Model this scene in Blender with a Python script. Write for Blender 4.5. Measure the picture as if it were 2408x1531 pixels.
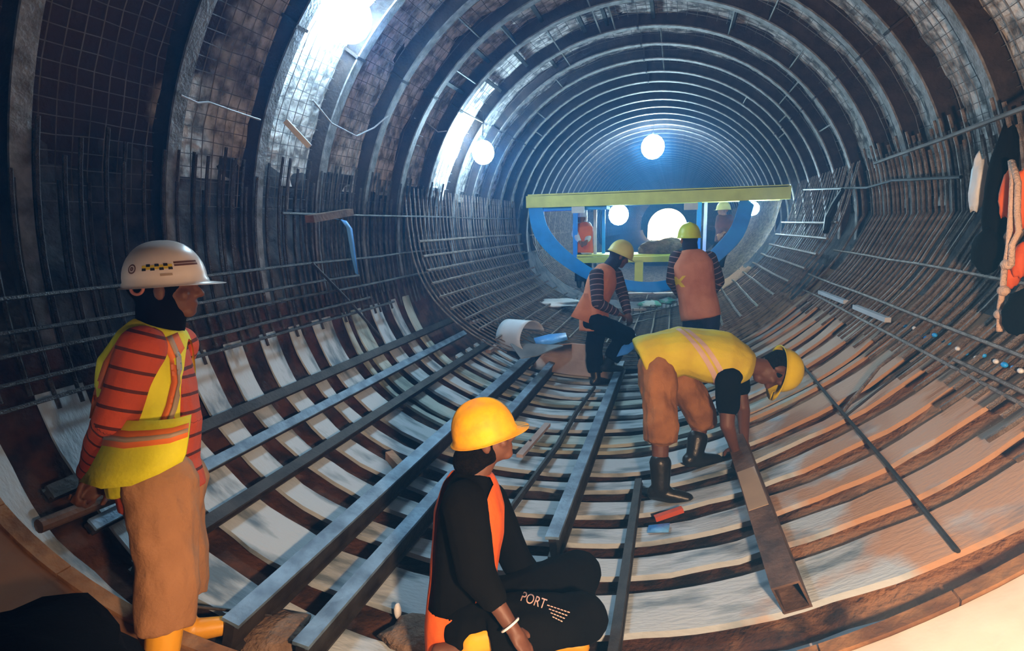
import bpy, bmesh, math, random
import numpy as np
from mathutils import Vector, Matrix, noise
random.seed(7)
S = bpy.context.scene
for o in list(bpy.data.objects): bpy.data.objects.remove(o, do_unlink=True)
COL = S.collection
PI = math.pi
# ---------------------------------------------------------------- camera
W_, H_, F_ = 2408, 1531, 1300.0
YAW, PIT, ROL = .2881, .1766, -.022
CAM = Vector((.45, 0, 1.655))
cy, sy, cp, sp, cr, sr = math.cos(YAW), math.sin(YAW), math.cos(PIT), math.sin(PIT), math.cos(ROL), math.sin(ROL)
FW = Vector((-sy*cp, cy*cp, -sp)); RT0 = Vector((cy, sy, 0)); UP0 = RT0.cross(FW)
RT = RT0*cr + UP0*sr; UP = -RT0*sr + UP0*cr
cam = bpy.data.cameras.new('camera'); cam.sensor_width = 36; cam.lens = 36*F_/W_; cam.clip_start = .02; cam.clip_end = 300
camo = bpy.data.objects.new('camera', cam); COL.objects.link(camo)
m = Matrix((RT, UP, -FW)).transposed().to_4x4(); m.translation = CAM
camo.matrix_world = m; S.camera = camo
S.view_settings.view_transform = 'Standard'; S.view_settings.look = 'None'
S.view_settings.exposure = -0.18; S.view_settings.gamma = 1; S.view_settings.use_curve_mapping = False
S.cycles.max_bounces = 4; S.cycles.use_adaptive_sampling = True; S.cycles.adaptive_threshold = .05; S.cycles.volume_bounces = 0; S.cycles.use_light_tree = False
# ---------------------------------------------------------------- world: daylight beyond the far portal
wd = bpy.data.worlds.new('world'); S.world = wd; wd.use_nodes = True
bg = wd.node_tree.nodes['Background']; bg.inputs[0].default_value = (.9, .97, 1, 1); bg.inputs[1].default_value = 9.0
# ---------------------------------------------------------------- lights
def point(name, loc, power, col, r=.05):
    l = bpy.data.lights.new(name, 'POINT'); l.energy = power; l.color = col; l.shadow_soft_size = r
    o = bpy.data.objects.new(name, l); COL.objects.link(o); o.location = loc; return o
COOL = (.46, .75, 1.0)
WARM = (1.0, .66, .42)
# the crew's floodlight standing low beside the photographer
fl = bpy.data.lights.new('floodlight', 'SPOT'); fl.energy = 460; fl.color = WARM; fl.shadow_soft_size = .06; fl.spot_size = math.radians(150); fl.spot_blend = .6
flo = bpy.data.objects.new('floodlight', fl); COL.objects.link(flo); flo.location = (.88, .08, 1.48)
flo.rotation_euler = (Vector((1.15, 1.9, .25)) - flo.location).to_track_quat('-Z', 'Y').to_euler()
LAMPS = [((-1.62, 3.42, 3.01), 140, .15), ((-1.72, 6.3, 2.51), 170, .13), ((-.07, 12.5, 3.25), 560, .24), ((-.62, 11.0, 1.84), 170, .19), ((1.56, 9.3, 1.85), 130, .10)]  # globe radii widened to take in the glare around each bulb
# ---------------------------------------------------------------- pixel -> place helpers
def ray(px, py): return RT*((px-W_/2)/F_) - UP*((py-H_/2)/F_) + FW
def at(px, py, dep): return CAM + ray(px, py)*dep
def onX(px, py, x): d = ray(px, py); return CAM + d*((x-CAM.x)/d.x)
def onY(px, py, y): d = ray(px, py); return CAM + d*((y-CAM.y)/d.y)
def onZ(px, py, z): d = ray(px, py); return CAM + d*((z-CAM.z)/d.z)
# ---------------------------------------------------------------- tunnel section
R = 2.2; ZC = .68*R
_raw = [(-1.0,.0),(-.985,-.15),(-.945,-.30),(-.87,-.43),(-.74,-.545),(-.56,-.63),(-.33,-.68),(-.1,-.68),(.12,-.65),(.30,-.59),(.46,-.51),(.62,-.405),(.76,-.28),(.88,-.14),(.96,.0),(1.0,.12)]
def catmull(pts, n=6):
    out = []; P = [Vector(p) for p in pts]
    for i in range(len(P)-1):
        p0 = P[max(i-1,0)]; p1 = P[i]; p2 = P[i+1]; p3 = P[min(i+2,len(P)-1)]
        for k in range(n):
            t = k/n
            out.append(.5*((2*p1)+(p2-p0)*t+(2*p0-5*p1+4*p2-p3)*t*t+(3*p1-p0-3*p2+p3)*t**3))
    out.append(P[-1]); return out
PROF = [Vector((x*R, z*R+ZC)) for x, z in catmull([(a, b) for a, b in _raw], 4)]
def offset2(poly, d):          # shift a 2d polyline towards the tunnel's inside (left normal when walked left to right)
    out = []
    for i, p in enumerate(poly):
        t = (poly[min(i+1,len(poly)-1)]-poly[max(i-1,0)]).normalized()
        out.append(p + Vector((-t.y, t.x))*d)
    return out
def prof_x(x, side=0):         # floor height and normal at lateral x
    for a, b in zip(PROF[:-1], PROF[1:]):
        if a.x <= x <= b.x and b.x > a.x:
            s = (x-a.x)/(b.x-a.x); p = a.lerp(b, s); t = (b-a).normalized()
            return p.y, Vector((-t.y, 0, t.x))
    return ZC, Vector((0,0,1))
def hit(px, py):
    d = ray(px, py); best = None
    for a, b in zip(PROF[:-1], PROF[1:]):
        e = b-a; det = d.x*(-e.y) + e.x*d.z
        if abs(det) < 1e-9: continue
        rx, rz = a.x-CAM.x, a.y-CAM.z
        t = (rx*(-e.y) + e.x*rz)/det; s = (d.x*rz - d.z*rx)/det
        if t > 0 and -1e-4 <= s <= 1.0001 and (best is None or t < best): best = t
    return CAM + d*best if best else None
# ---------------------------------------------------------------- materials
def mat(name, c1, c2=None, rough=.7, metal=0, scale=6, bump=.25, bscale=45, stretch=None, contrast=(.35,.65), spec=.4, detail=4):
    m = bpy.data.materials.new(name); m.use_nodes = True; nt = m.node_tree; N = nt.nodes; L = nt.links
    b = N['Principled BSDF']; b.inputs['Roughness'].default_value = rough; b.inputs['Metallic'].default_value = metal
    b.inputs['Specular IOR Level'].default_value = spec
    c2 = c2 or tuple(v*.72 for v in c1)
    tc = N.new('ShaderNodeTexCoord'); vec = tc.outputs['Object']
    if stretch:
        mp = N.new('ShaderNodeMapping'); mp.inputs['Scale'].default_value = stretch; L.new(vec, mp.inputs[0]); vec = mp.outputs[0]
    n1 = N.new('ShaderNodeTexNoise'); n1.inputs['Scale'].default_value = scale; n1.inputs['Detail'].default_value = detail; L.new(vec, n1.inputs['Vector'])
    r = N.new('ShaderNodeValToRGB'); r.color_ramp.elements[0].position = contrast[0]; r.color_ramp.elements[1].position = contrast[1]
    r.color_ramp.elements[0].color = (*c2, 1); r.color_ramp.elements[1].color = (*c1, 1)
    L.new(n1.outputs['Fac'], r.inputs[0]); L.new(r.outputs[0], b.inputs['Base Color'])
    if bump:
        n2 = N.new('ShaderNodeTexNoise'); n2.inputs['Scale'].default_value = bscale; n2.inputs['Detail'].default_value = 3; L.new(vec, n2.inputs['Vector'])
        bp = N.new('ShaderNodeBump'); bp.inputs['Strength'].default_value = bump; bp.inputs['Distance'].default_value = .02
        L.new(n2.outputs['Fac'], bp.inputs['Height']); L.new(bp.outputs[0], b.inputs['Normal'])
    m['ramp'] = r.name
    return m
def emis(name, col, st):
    m = bpy.data.materials.new(name); m.use_nodes = True; nt = m.node_tree; nt.nodes.remove(nt.nodes['Principled BSDF'])
    e = nt.nodes.new('ShaderNodeEmission'); e.inputs[0].default_value = (*col, 1); e.inputs[1].default_value = st
    nt.links.new(e.outputs[0], nt.nodes['Material Output'].inputs[0]); return m
def overlay(m, col, scale, lo, hi, grad=None):      # noise patches of another colour (mud, painted-in shade) laid over a material; grad=(axis, from, to) thins it out along an axis
    nt = m.node_tree; N = nt.nodes; L = nt.links; b = N['Principled BSDF']; src = b.inputs['Base Color'].links[0].from_socket
    tc = N.new('ShaderNodeTexCoord'); n = N.new('ShaderNodeTexNoise'); n.inputs['Scale'].default_value = scale; n.inputs['Detail'].default_value = 4
    L.new(tc.outputs['Object'], n.inputs['Vector']); fac = n.outputs['Fac']
    if grad:
        sx = N.new('ShaderNodeSeparateXYZ'); L.new(tc.outputs['Object'], sx.inputs[0])
        mr = N.new('ShaderNodeMapRange'); mr.inputs[1].default_value = grad[1]; mr.inputs[2].default_value = grad[2]; mr.inputs[3].default_value = -.35; mr.inputs[4].default_value = .25
        L.new(sx.outputs[grad[0]], mr.inputs[0]); ad = N.new('ShaderNodeMath'); ad.operation = 'ADD'; L.new(fac, ad.inputs[0]); L.new(mr.outputs[0], ad.inputs[1]); fac = ad.outputs[0]
    mr2 = N.new('ShaderNodeMapRange'); mr2.inputs[1].default_value = lo; mr2.inputs[2].default_value = hi; L.new(fac, mr2.inputs[0])
    mx = N.new('ShaderNodeMix'); mx.data_type = 'RGBA'; L.new(mr2.outputs[0], mx.inputs[0]); L.new(src, mx.inputs[6]); mx.inputs[7].default_value = (*col, 1)
    L.new(mx.outputs[2], b.inputs['Base Color']); return m
MT = {}
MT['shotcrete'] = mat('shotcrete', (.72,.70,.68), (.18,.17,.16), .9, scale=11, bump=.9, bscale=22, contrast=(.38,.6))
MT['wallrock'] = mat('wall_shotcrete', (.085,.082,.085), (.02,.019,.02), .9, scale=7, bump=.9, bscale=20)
overlay(MT['shotcrete'], (.045,.026,.024), 2.5, .40, .60, (1, 3.3, 2.2))  # shade on the near ceiling put into the colour, darker towards the camera
MT['ribsteel'] = mat('rib_steel', (.26,.26,.27), (.11,.10,.09), .6, .3, scale=14, bump=.3, bscale=60)
MT['ribweb'] = mat('rib_shaded_rust', (.05,.036,.032), (.02,.015,.014), .75, .1, scale=8, bump=.3, bscale=50)  # dark rust, with the unlit side of the webs put into the colour
MT['mesh'] = mat('mesh_wire', (.20,.20,.20), (.10,.085,.075), .6, .4, bump=0)
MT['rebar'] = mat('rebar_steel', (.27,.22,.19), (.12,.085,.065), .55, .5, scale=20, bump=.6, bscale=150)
MT['rebardark'] = mat('dark_rebar', (.09,.08,.075), (.035,.03,.028), .5, .5, scale=20, bump=.6, bscale=150)  # darker rebar tone for the left curtain
MT['floor'] = mat('rusty_mud', (.085,.034,.018), (.014,.008,.006), .9, scale=7, bump=.8, bscale=30, contrast=(.36,.62))
overlay(MT['floor'], (.30,.15,.075), 4.0, .42, .62, (0, .2, 1.4))
MT['plate'] = mat('plate_pale', (.44,.51,.56), (.10,.15,.19), .6, .0, scale=3.6, bump=.25, bscale=28, stretch=(.7,2.6,1), contrast=(.33,.5), detail=9)
MT['plate2'] = mat('plate_greenish', (.42,.48,.45), (.16,.20,.18), .65, .0, scale=3, bump=.25, bscale=28, stretch=(.7,3.2,1), contrast=(.36,.56))
for k in ('plate','plate2'): overlay(MT[k], (.46,.27,.165), 3.5, .46, .62, (0, .1, 1.6))
MT['concrete'] = mat('invert_concrete', (.72,.67,.58), (.60,.54,.45), .8, scale=4, bump=.12, bscale=18)
overlay(MT['concrete'], (.16,.075,.035), 3.0, .40, .55, (0, .2, -1.3))  # browner towards the left
MT['railblue'] = mat('rail_lit_top', (.20,.31,.42), (.09,.14,.20), .5, .3, scale=10, bump=.2)  # rail tops: the bluish light on them put into the colour
MT['raildark'] = mat('rail_dark', (.05,.045,.042), (.022,.018,.016), .6, .3, scale=10, bump=.2)
MT['railrust'] = mat('rail_rust', (.17,.10,.07), (.06,.035,.025), .7, .1, scale=9, bump=.3)
MT['wood'] = mat('raw_wood', (.50,.30,.19), (.34,.19,.11), .8, scale=5, bump=.2, stretch=(1,6,6))
MT['woodpink'] = mat('plywood', (.46,.36,.32), (.33,.25,.22), .8, scale=5, bump=.15)
MT['boardbrown'] = mat('bulkhead_wood', (.33,.17,.075), (.14,.065,.03), .85, scale=7, bump=.5, bscale=26)
MT['steelblue'] = mat('blue_paint', (.02,.36,.95), (.015,.27,.78), .45, scale=5, bump=.1)
MT['steelyellow'] = mat('yellow_paint', (.80,.80,.18), (.68,.68,.14), .5, scale=5, bump=.1)
MT['white'] = mat('white_paint', (.75,.77,.8), (.6,.62,.66), .5, bump=.05)
MT['socket'] = mat('lamp_socket', (.03,.03,.03), rough=.5, bump=0)
MT['cable'] = mat('pale_cable', (.45,.47,.5), rough=.6, bump=0)
MT['blackcable'] = mat('black_cable', (.015,.015,.016), rough=.5, bump=0)
MT['skin'] = mat('skin_brown', (.26,.11,.06), (.20,.08,.042), .55, scale=12, bump=.08)
MT['skindark'] = mat('skin_dark', (.13,.052,.032), (.10,.04,.025), .55, scale=12, bump=.08)
MT['black'] = mat('black_cloth', (.0045,.0045,.0045), (.003,.003,.003), .95, bump=.15, spec=.05)
MT['hair'] = mat('dark_hair', (.006,.0045,.004), (.003,.0025,.0025), .95, scale=60, bump=.5, bscale=120, spec=.04)
MT['khaki'] = mat('khaki_cloth', (.40,.20,.095), (.32,.155,.07), .85, scale=5, bump=.2, bscale=90)
MT['khaki2'] = mat('muddy_khaki', (.34,.145,.055), (.20,.08,.03), .85, scale=9, bump=.25, bscale=90)
MT['navy'] = mat('navy_cloth', (.010,.016,.05), (.006,.009,.028), .85, bump=.2)
MT['hivis'] = mat('hivis_yellow', (.84,.80,.02), (.72,.66,.015), .7, scale=5, bump=.12, bscale=80)
MT['hivis2'] = mat('worn_hivis_yellow', (.62,.52,.03), (.50,.38,.03), .75, scale=7, bump=.15, bscale=80)
MT['orangetape'] = mat('orange_tape', (.85,.20,.03), (.75,.16,.03), .6, bump=.05)
MT['greytape'] = mat('grey_reflector', (.42,.30,.20), (.36,.26,.18), .4, bump=.05)
MT['pinktape'] = mat('dusty_reflector', (.60,.42,.36), (.5,.34,.29), .5, bump=.05)
MT['orange'] = mat('orange_vest', (.78,.13,.018), (.62,.09,.012), .7, scale=5, bump=.12)
MT['orangepale'] = mat('faded_orange_vest', (.62,.24,.13), (.48,.16,.08), .75, scale=6, bump=.15)
MT['maroon'] = mat('maroon_cloth', (.10,.03,.03), (.05,.016,.018), .85, bump=.2)
MT['bootyellow'] = mat('yellow_rubber', (.80,.38,.025), (.70,.32,.02), .4, bump=.05)
MT['bootblack'] = mat('black_rubber', (.013,.013,.013), (.008,.008,.008), .35, bump=.1)
MT['helmwhite'] = mat('white_shell', (.80,.70,.64), (.76,.66,.60), .32, bump=.02, spec=.5)
MT['helmyellow'] = mat('yellow_shell', (.85,.42,.012), (.66,.30,.02), .6, scale=16, bump=.14, spec=.22)
MT['helmlemon'] = mat('lemon_shell', (.80,.62,.015), (.72,.54,.012), .3, scale=9, bump=.04, spec=.5)
MT['helmcream'] = mat('faded_yellow_shell', (.62,.58,.20), (.52,.46,.16), .4, scale=9, bump=.05)
MT['helmlime'] = mat('lime_shell', (.55,.62,.05), (.46,.52,.04), .4, bump=.03)
MT['brownprint'] = mat('brown_print', (.16,.065,.04), rough=.5, bump=0)
MT['blackprint'] = mat('black_print', (.012,.010,.008), rough=.5, bump=0)
MT['yellowprint'] = mat('yellow_print', (.85,.62,.03), rough=.5, bump=0)
MT['pinkplastic'] = mat('pink_plastic', (.45,.16,.13), rough=.5, bump=0)
MT['sheet'] = mat('pale_sheet', (.62,.66,.72), (.50,.54,.6), .5, scale=4, bump=.08)
MT['sheetdark'] = mat('grey_sheet', (.20,.25,.29), (.13,.17,.2), .5, bump=.08)
MT['bluefilm'] = mat('blue_film', (.14,.42,.85), (.08,.3,.7), .4, bump=.3)
MT['strapblue'] = mat('blue_strap', (.12,.38,.85), (.08,.3,.75), .5, bump=.15)
MT['whitecloth'] = mat('white_plastic', (.70,.72,.75), (.55,.57,.6), .5, bump=.4, bscale=25)
MT['green'] = mat('green_print', (.16,.5,.4), (.6,.72,.7), .5, scale=7, bump=.2, contrast=(.45,.55))
MT['rope'] = mat('pale_rope', (.62,.44,.35), (.5,.34,.26), .8, bump=.5, bscale=120)
MT['redplastic'] = mat('red_plastic', (.55,.08,.03), bump=.05)
MT['rock'] = mat('muck', (.24,.16,.11), (.12,.075,.05), .9, scale=12, bump=.8)
def striped(name, c, s, pitch, width, nz=1):         # cloth with woven stripes across the limb: uses the 'along' attribute
    m = mat(name, c, tuple(v*.8 for v in c), .85, scale=5, bump=.15, bscale=90); nt = m.node_tree; N = nt.nodes; L = nt.links; b = N['Principled BSDF']
    src = b.inputs['Base Color'].links[0].from_socket
    a = N.new('ShaderNodeAttribute'); a.attribute_name = 'along'
    d = N.new('ShaderNodeMath'); d.operation = 'DIVIDE'; d.inputs[1].default_value = pitch; L.new(a.outputs['Fac'], d.inputs[0])
    f = N.new('ShaderNodeMath'); f.operation = 'FRACT'; L.new(d.outputs[0], f.inputs[0])
    l = N.new('ShaderNodeMath'); l.operation = 'LESS_THAN'; l.inputs[1].default_value = width/pitch; L.new(f.outputs[0], l.inputs[0])
    mx = N.new('ShaderNodeMix'); mx.data_type = 'RGBA'; L.new(l.outputs[0], mx.inputs[0]); L.new(src, mx.inputs[6]); mx.inputs[7].default_value = (*s, 1)
    L.new(mx.outputs[2], b.inputs['Base Color']); return m
MT['redstripe'] = striped('red_striped_cloth', (.62,.085,.03), (.10,.018,.012), .062, .011)
MT['darkstripe'] = striped('dark_striped_cloth', (.035,.02,.028), (.30,.20,.22), .055, .008)
# ---------------------------------------------------------------- mesh helpers
class MB:
    def __init__(s): s.v = []; s.f = []
    def add(s, vs, fs):
        k = len(s.v); s.v += [tuple(v) for v in vs]; s.f += [tuple(i+k for i in f) for f in fs]; return s
    def box(s, c, size, rot=None):
        c = Vector(c); hx, hy, hz = (v/2 for v in size); M3 = rot or Matrix.Identity(3)
        vs = [c + M3 @ Vector((x, y, z)) for x in (-hx, hx) for y in (-hy, hy) for z in (-hz, hz)]
        return s.add(vs, [(0,1,3,2),(4,6,7,5),(0,4,5,1),(2,3,7,6),(0,2,6,4),(1,5,7,3)])
    def beam(s, a, b, w, h, up=(0,0,1)):
        a, b = Vector(a), Vector(b); d = (b-a); l = d.length; d.normalize(); u = Vector(up); x = d.cross(u).normalized(); z = x.cross(d)
        return s.box((a+b)/2, (w, l, h), Matrix((x, d, z)).transposed())
    def tube(s, pts, r, n=6, cap=True):
        P = [Vector(p) for p in pts]; k = len(s.v); ref = None; rs = r if isinstance(r, (list, tuple)) else [r]*len(P)
        for i, p in enumerate(P):
            t = (P[min(i+1,len(P)-1)]-P[max(i-1,0)]).normalized()
            if ref is None: ref = t.orthogonal().normalized()
            ref = (ref - t*ref.dot(t)).normalized(); bi = t.cross(ref)
            for j in range(n):
                a = 2*PI*j/n; s.v.append(tuple(p + (ref*math.cos(a)+bi*math.sin(a))*rs[i]))
        for i in range(len(P)-1):
            for j in range(n):
                a = k+i*n+j; b2 = k+i*n+(j+1)%n; s.f.append((a, b2, b2+n, a+n))
        if cap: s.f.append(tuple(k+j for j in reversed(range(n)))); s.f.append(tuple(k+(len(P)-1)*n+j for j in range(n)))
        return s
    def grid(s, rows):       # rows of equal length -> quad sheet
        k = len(s.v); n = len(rows[0])
        for r in rows: s.v += [tuple(p) for p in r]
        for i in range(len(rows)-1):
            for j in range(n-1): s.f.append((k+i*n+j, k+i*n+j+1, k+(i+1)*n+j+1, k+(i+1)*n+j))
        return s
    def slab(s, rows, off):  # sheet with thickness: rows plus their shifted copy
        n = len(rows[0]); m_ = len(rows); k = len(s.v)
        rows2 = [[Vector(p)+Vector(off(p) if callable(off) else off) for p in r] for r in rows]
        for r in rows: s.v += [tuple(p) for p in r]
        for r in rows2: s.v += [tuple(p) for p in r]
        q = n*m_
        for i in range(m_-1):
            for j in range(n-1):
                a, b, c, d = k+i*n+j, k+i*n+j+1, k+(i+1)*n+j+1, k+(i+1)*n+j
                s.f.append((a,b,c,d)); s.f.append((d+q,c+q,b+q,a+q))
        for i in range(m_-1):
            for j in (0, n-1): a, d = k+i*n+j, k+(i+1)*n+j; s.f.append((a,d,d+q,a+q))
        for j in range(n-1):
            for i in (0, m_-1): a, b = k+i*n+j, k+i*n+j+1; s.f.append((a,b,b+q,a+q))
        return s
    def sphere(s, c, r, nu=14, nv=9, axes=None):
        c = Vector(c); rr = r if isinstance(r, (tuple, list)) else (r, r, r); A = axes or (Vector((1,0,0)), Vector((0,1,0)), Vector((0,0,1)))
        k = len(s.v); s.v.append(tuple(c + A[2]*rr[2]))
        for i in range(1, nv):
            th = PI*i/nv
            for j in range(nu):
                ph = 2*PI*j/nu
                s.v.append(tuple(c + A[0]*rr[0]*math.sin(th)*math.cos(ph) + A[1]*rr[1]*math.sin(th)*math.sin(ph) + A[2]*rr[2]*math.cos(th)))
        s.v.append(tuple(c - A[2]*rr[2])); e = len(s.v)-1
        for j in range(nu): s.f.append((k, k+1+j, k+1+(j+1)%nu)); s.f.append((e, e-nu+(j+1)%nu, e-nu+j))
        for i in range(nv-2):
            for j in range(nu): a = k+1+i*nu+j; b = k+1+i*nu+(j+1)%nu; s.f.append((a, a+nu, b+nu, b))
        return s
    def limb(s, a, b, ra, rb, n=12):
        a, b = Vector(a), Vector(b); s.tube([a, b], [ra, rb], n); s.sphere(a, ra, n, 8); s.sphere(b, rb, n, 8); return s
    def loft(s, secs, n=18, p=2.4):   # (centre, side vec, front vec, half side, half front, half back)
        k = len(s.v)
        for c, sv, fv, a, bf, bb in secs:
            for j in range(n):
                t = 2*PI*j/n; ct, st = math.cos(t), math.sin(t)
                x = math.copysign(abs(ct)**(2/p), ct)*a; y = math.copysign(abs(st)**(2/p), st); y = y*bf if y > 0 else y*bb
                s.v.append(tuple(Vector(c)+sv*x+fv*y))
        for i in range(len(secs)-1):
            for j in range(n): q = k+i*n+j; r_ = k+i*n+(j+1)%n; s.f.append((q, r_, r_+n, q+n))
        s.f.append(tuple(k+j for j in reversed(range(n)))); s.f.append(tuple(k+(len(secs)-1)*n+j for j in range(n)))
        return s
    def mesh(s, name, smooth=False):
        me = bpy.data.meshes.new(name); me.from_pydata(s.v, [], s.f); me.validate(); me.update()
        bm = bmesh.new(); bm.from_mesh(me); bmesh.ops.recalc_face_normals(bm, faces=bm.faces); bm.to_mesh(me); bm.free()
        if smooth: me.shade_smooth()
        return me
    def build(s, name, m, parent=None, smooth=False, kind=None):
        return link(name, s.mesh(name, smooth), m, parent, kind)
def link(name, me, m, parent=None, kind=None):
    o = bpy.data.objects.new(name, me); COL.objects.link(o)
    if m is not None:
        me.materials.clear(); me.materials.append(MT[m] if isinstance(m, str) else m)
    if parent is not None: o.parent = parent; o.matrix_parent_inverse = parent.matrix_world.inverted() if parent.type != 'EMPTY' else Matrix.Translation(-parent.location)
    if kind: o['kind'] = kind
    return o
def tag(o, label, cat, group=None, kind=None):
    o['label'] = label; o['category'] = cat
    if group: o['group'] = group
    if kind: o['kind'] = kind
    return o
def thing(name, label, cat, loc=(0,0,0), group=None):
    o = bpy.data.objects.new(name, None); COL.objects.link(o); o.location = loc; o.empty_display_size = .1; return tag(o, label, cat, group)
def nz(p, f=1.0, o=3): return noise.fractal(Vector(p)*f, 1.0, 2.0, o)
# ================================================================ STRUCTURE
def shell(name, poly, ys, m, amp, fq, outward):
    n2 = offset2(poly, 1.0); rows = []
    for y in ys:
        r = []
        for p, q in zip(poly, n2):
            nn = q-p; d = nz((p.x, y, p.y), fq)*amp
            r.append((p.x+nn.x*d, y, p.y+nn.y*d))
        rows.append(r)
    o = MB().grid(rows).build(name, m, smooth=True); o['kind'] = 'structure'; return o
ysN = [i*.09-2.6 for i in range(0, 185)]; ysN += [ysN[-1]+.5+i*1.2 for i in range(27)]; YEND = ysN[-1]
RS = R+.145
arch = [Vector((RS*math.cos(math.radians(a)), ZC+RS*math.sin(math.radians(a)))) for a in np.linspace(168, 6, 110)]
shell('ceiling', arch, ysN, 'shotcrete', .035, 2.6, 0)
lowL = [p for p in offset2(PROF, -.10) if p.x < 0 and p.y > .95]
lowR = [p for p in offset2(PROF, -.10) if p.x > 0 and p.y > .86]
aL = [Vector((RS*math.cos(math.radians(a)), ZC+RS*math.sin(math.radians(a)))) for a in np.linspace(166, 180, 9)][:-1]
aR = [Vector((RS*math.cos(math.radians(a)), ZC+RS*math.sin(math.radians(a)))) for a in np.linspace(5, 8, 3)]
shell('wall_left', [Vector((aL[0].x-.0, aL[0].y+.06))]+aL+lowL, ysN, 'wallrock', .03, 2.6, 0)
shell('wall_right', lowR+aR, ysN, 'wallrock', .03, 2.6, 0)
ysF = [y for y in ysN if y > .9]
floor_o = shell('floor', [p.lerp(q, min(1, max(0, (p.x-.1)/1.0))) for p, q in zip(offset2(PROF, -.075), offset2(PROF, -.036)) if p.y < 1.2], ysF, 'floor', .024, 5.0, 0)
MB().box((0, -2.6, 2), (6, .2, 6)).build('wall_back_lightblock', 'wallrock', kind='structure')  # unseen cap added behind the camera to keep world light out
# far end: rock face with the bright portal
e = MB(); n = 40; portal = [Vector((-1.70, -.5))]+[Vector((-.215+1.48*math.cos(PI*(1-t/n)), 1.3+1.5*math.sin(PI*t/n)) ) for t in range(n+1)]+[Vector((1.27, -.5))]
outer = [Vector((-4, -.6))]+[Vector((-.2+4.0*math.cos(PI*(1-t/n)), 1.2+4.0*math.sin(PI*t/n))) for t in range(n+1)]+[Vector((4, -.6))]
e.slab([[(p.x, YEND-.4, p.y) for p in portal], [(p.x, YEND-.4, p.y) for p in outer]], (0, .4, 0)); e.build('wall_far', 'wallrock', kind='structure')
# pale curved plates laid across the floor
plates = [(1.22,1.43),(1.57,1.80),(1.93,2.22),(2.32,2.50),(2.60,2.78),(2.89,3.08),(3.20,3.35),(3.46,3.73),(3.84,3.93),(3.97,4.17),(4.29,4.51),(4.62,4.80),(4.91,5.08),(5.19,5.37),(5.47,5.63),(5.73,5.87),(5.96,6.08)]
for i, (y0, y1) in enumerate(plates):
    zr = random.uniform(.96, 1.03); pl = [p for p in PROF if (p.x < 0 and p.y < 1.05) or (p.x >= 0 and p.y < zr)]
    if y1 > 5.2: pl = [p for p in pl if p.x > -1.75 - .0*(y1-5)]
    y0 += .018; y1 -= .018
    top = [[], []]; n2 = offset2(pl, 1)
    ph = random.uniform(0, 50)
    for p, q in zip(pl, n2):
        nn = (q-p); lift = .012*nz((p.x, y0, ph), 2)
        top[0].append((p.x+nn.x*lift, y0+.02*nz((p.x*3, ph, 1), 1.4), p.y+nn.y*lift)); top[1].append((p.x+nn.x*lift, y1+.02*nz((p.x*3, ph, 7), 1.4), p.y+nn.y*lift))
    MB().slab(top, (0, 0, -.028)).build('floor_plate', 'plate2' if i in (8, 9, 12) else 'plate', floor_o)
# finished invert slab at the near end, with its timber stop boards
def yedge(x): return 1.22 + (x+1.8)*(.50/3.2)
inv = [p.lerp(q, min(1, max(0, (p.x+1.6)/2.6))) for p, q in zip(offset2(PROF, .13), offset2(PROF, .035)) if p.y < 1.0]
rows = []
for k in range(14):
    t = k/13; rows.append([(p.x, -2.5+(yedge(p.x)+2.5)*t, p.y) for p in inv])
MB().slab(rows, (0, 0, -.16)).build('floor', 'concrete', smooth=False, kind='structure').name = 'floor_slab'
st = thing('stop_board', 'brown timber stop boards along the curved near edge of the floor', 'timber boards', (0, 1.5, .2))
for a, b in zip(range(0, len(inv)-4, 4), range(4, len(inv), 4)):
    seg = inv[a:b+1]; seg = [s_.copy() for s_ in seg]
    seg[-1] = seg[-1].lerp(seg[-2], .06)
    MB().slab([[(p.x, yedge(p.x)+.004, p.y+.012) for p in seg], [(p.x, yedge(p.x)+.055, p.y+.012) for p in seg]], (0, 0, -.15)).build('board', 'boardbrown', st)
# ================================================================ STEEL RIBS
RIBY = [.42, 1.05, 1.70, 2.43, 3.08, 3.744, 4.423, 5.03, 5.67, 6.44, 7.05, 7.66, 8.27, 8.82]
while RIBY[-1] < YEND-1.5: RIBY.append(RIBY[-1]+.62)
angs = [math.radians(a) for a in np.linspace(188, -8, 64)]
def ring(r0, r1, y0, y1):
    mb = MB(); secs = []
    for a in angs:
        c, s_ = math.cos(a), math.sin(a)
        secs.append([(c*r0, y0, ZC+s_*r0), (c*r1, y0, ZC+s_*r1), (c*r1, y1, ZC+s_*r1), (c*r0, y1, ZC+s_*r0)])
    k = 0
    for q in secs: mb.v += q
    for i in range(len(secs)-1):
        for j in range(4): a_ = i*4+j; b_ = i*4+(j+1) % 4; mb.f.append((a_, b_, b_+4, a_+4))
    mb.f.append((0,1,2,3)); mb.f.append(tuple(len(mb.v)-4+j for j in (3,2,1,0))); return mb
mi = ring(R, R+.012, -.04, .04).mesh('inner_flange', False); mw = ring(R+.012, R+.165, -.006, .006).mesh('web'); mo = ring(R+.165, R+.177, -.05, .05).mesh('outer_flange')
mi.materials.append(MT['ribsteel']); mw.materials.append(MT['ribweb']); mo.materials.append(MT['ribweb'])
ORD = ['first','second','third','fourth','fifth','sixth','seventh','eighth','ninth','tenth','eleventh','twelfth','thirteenth','fourteenth']
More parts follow.
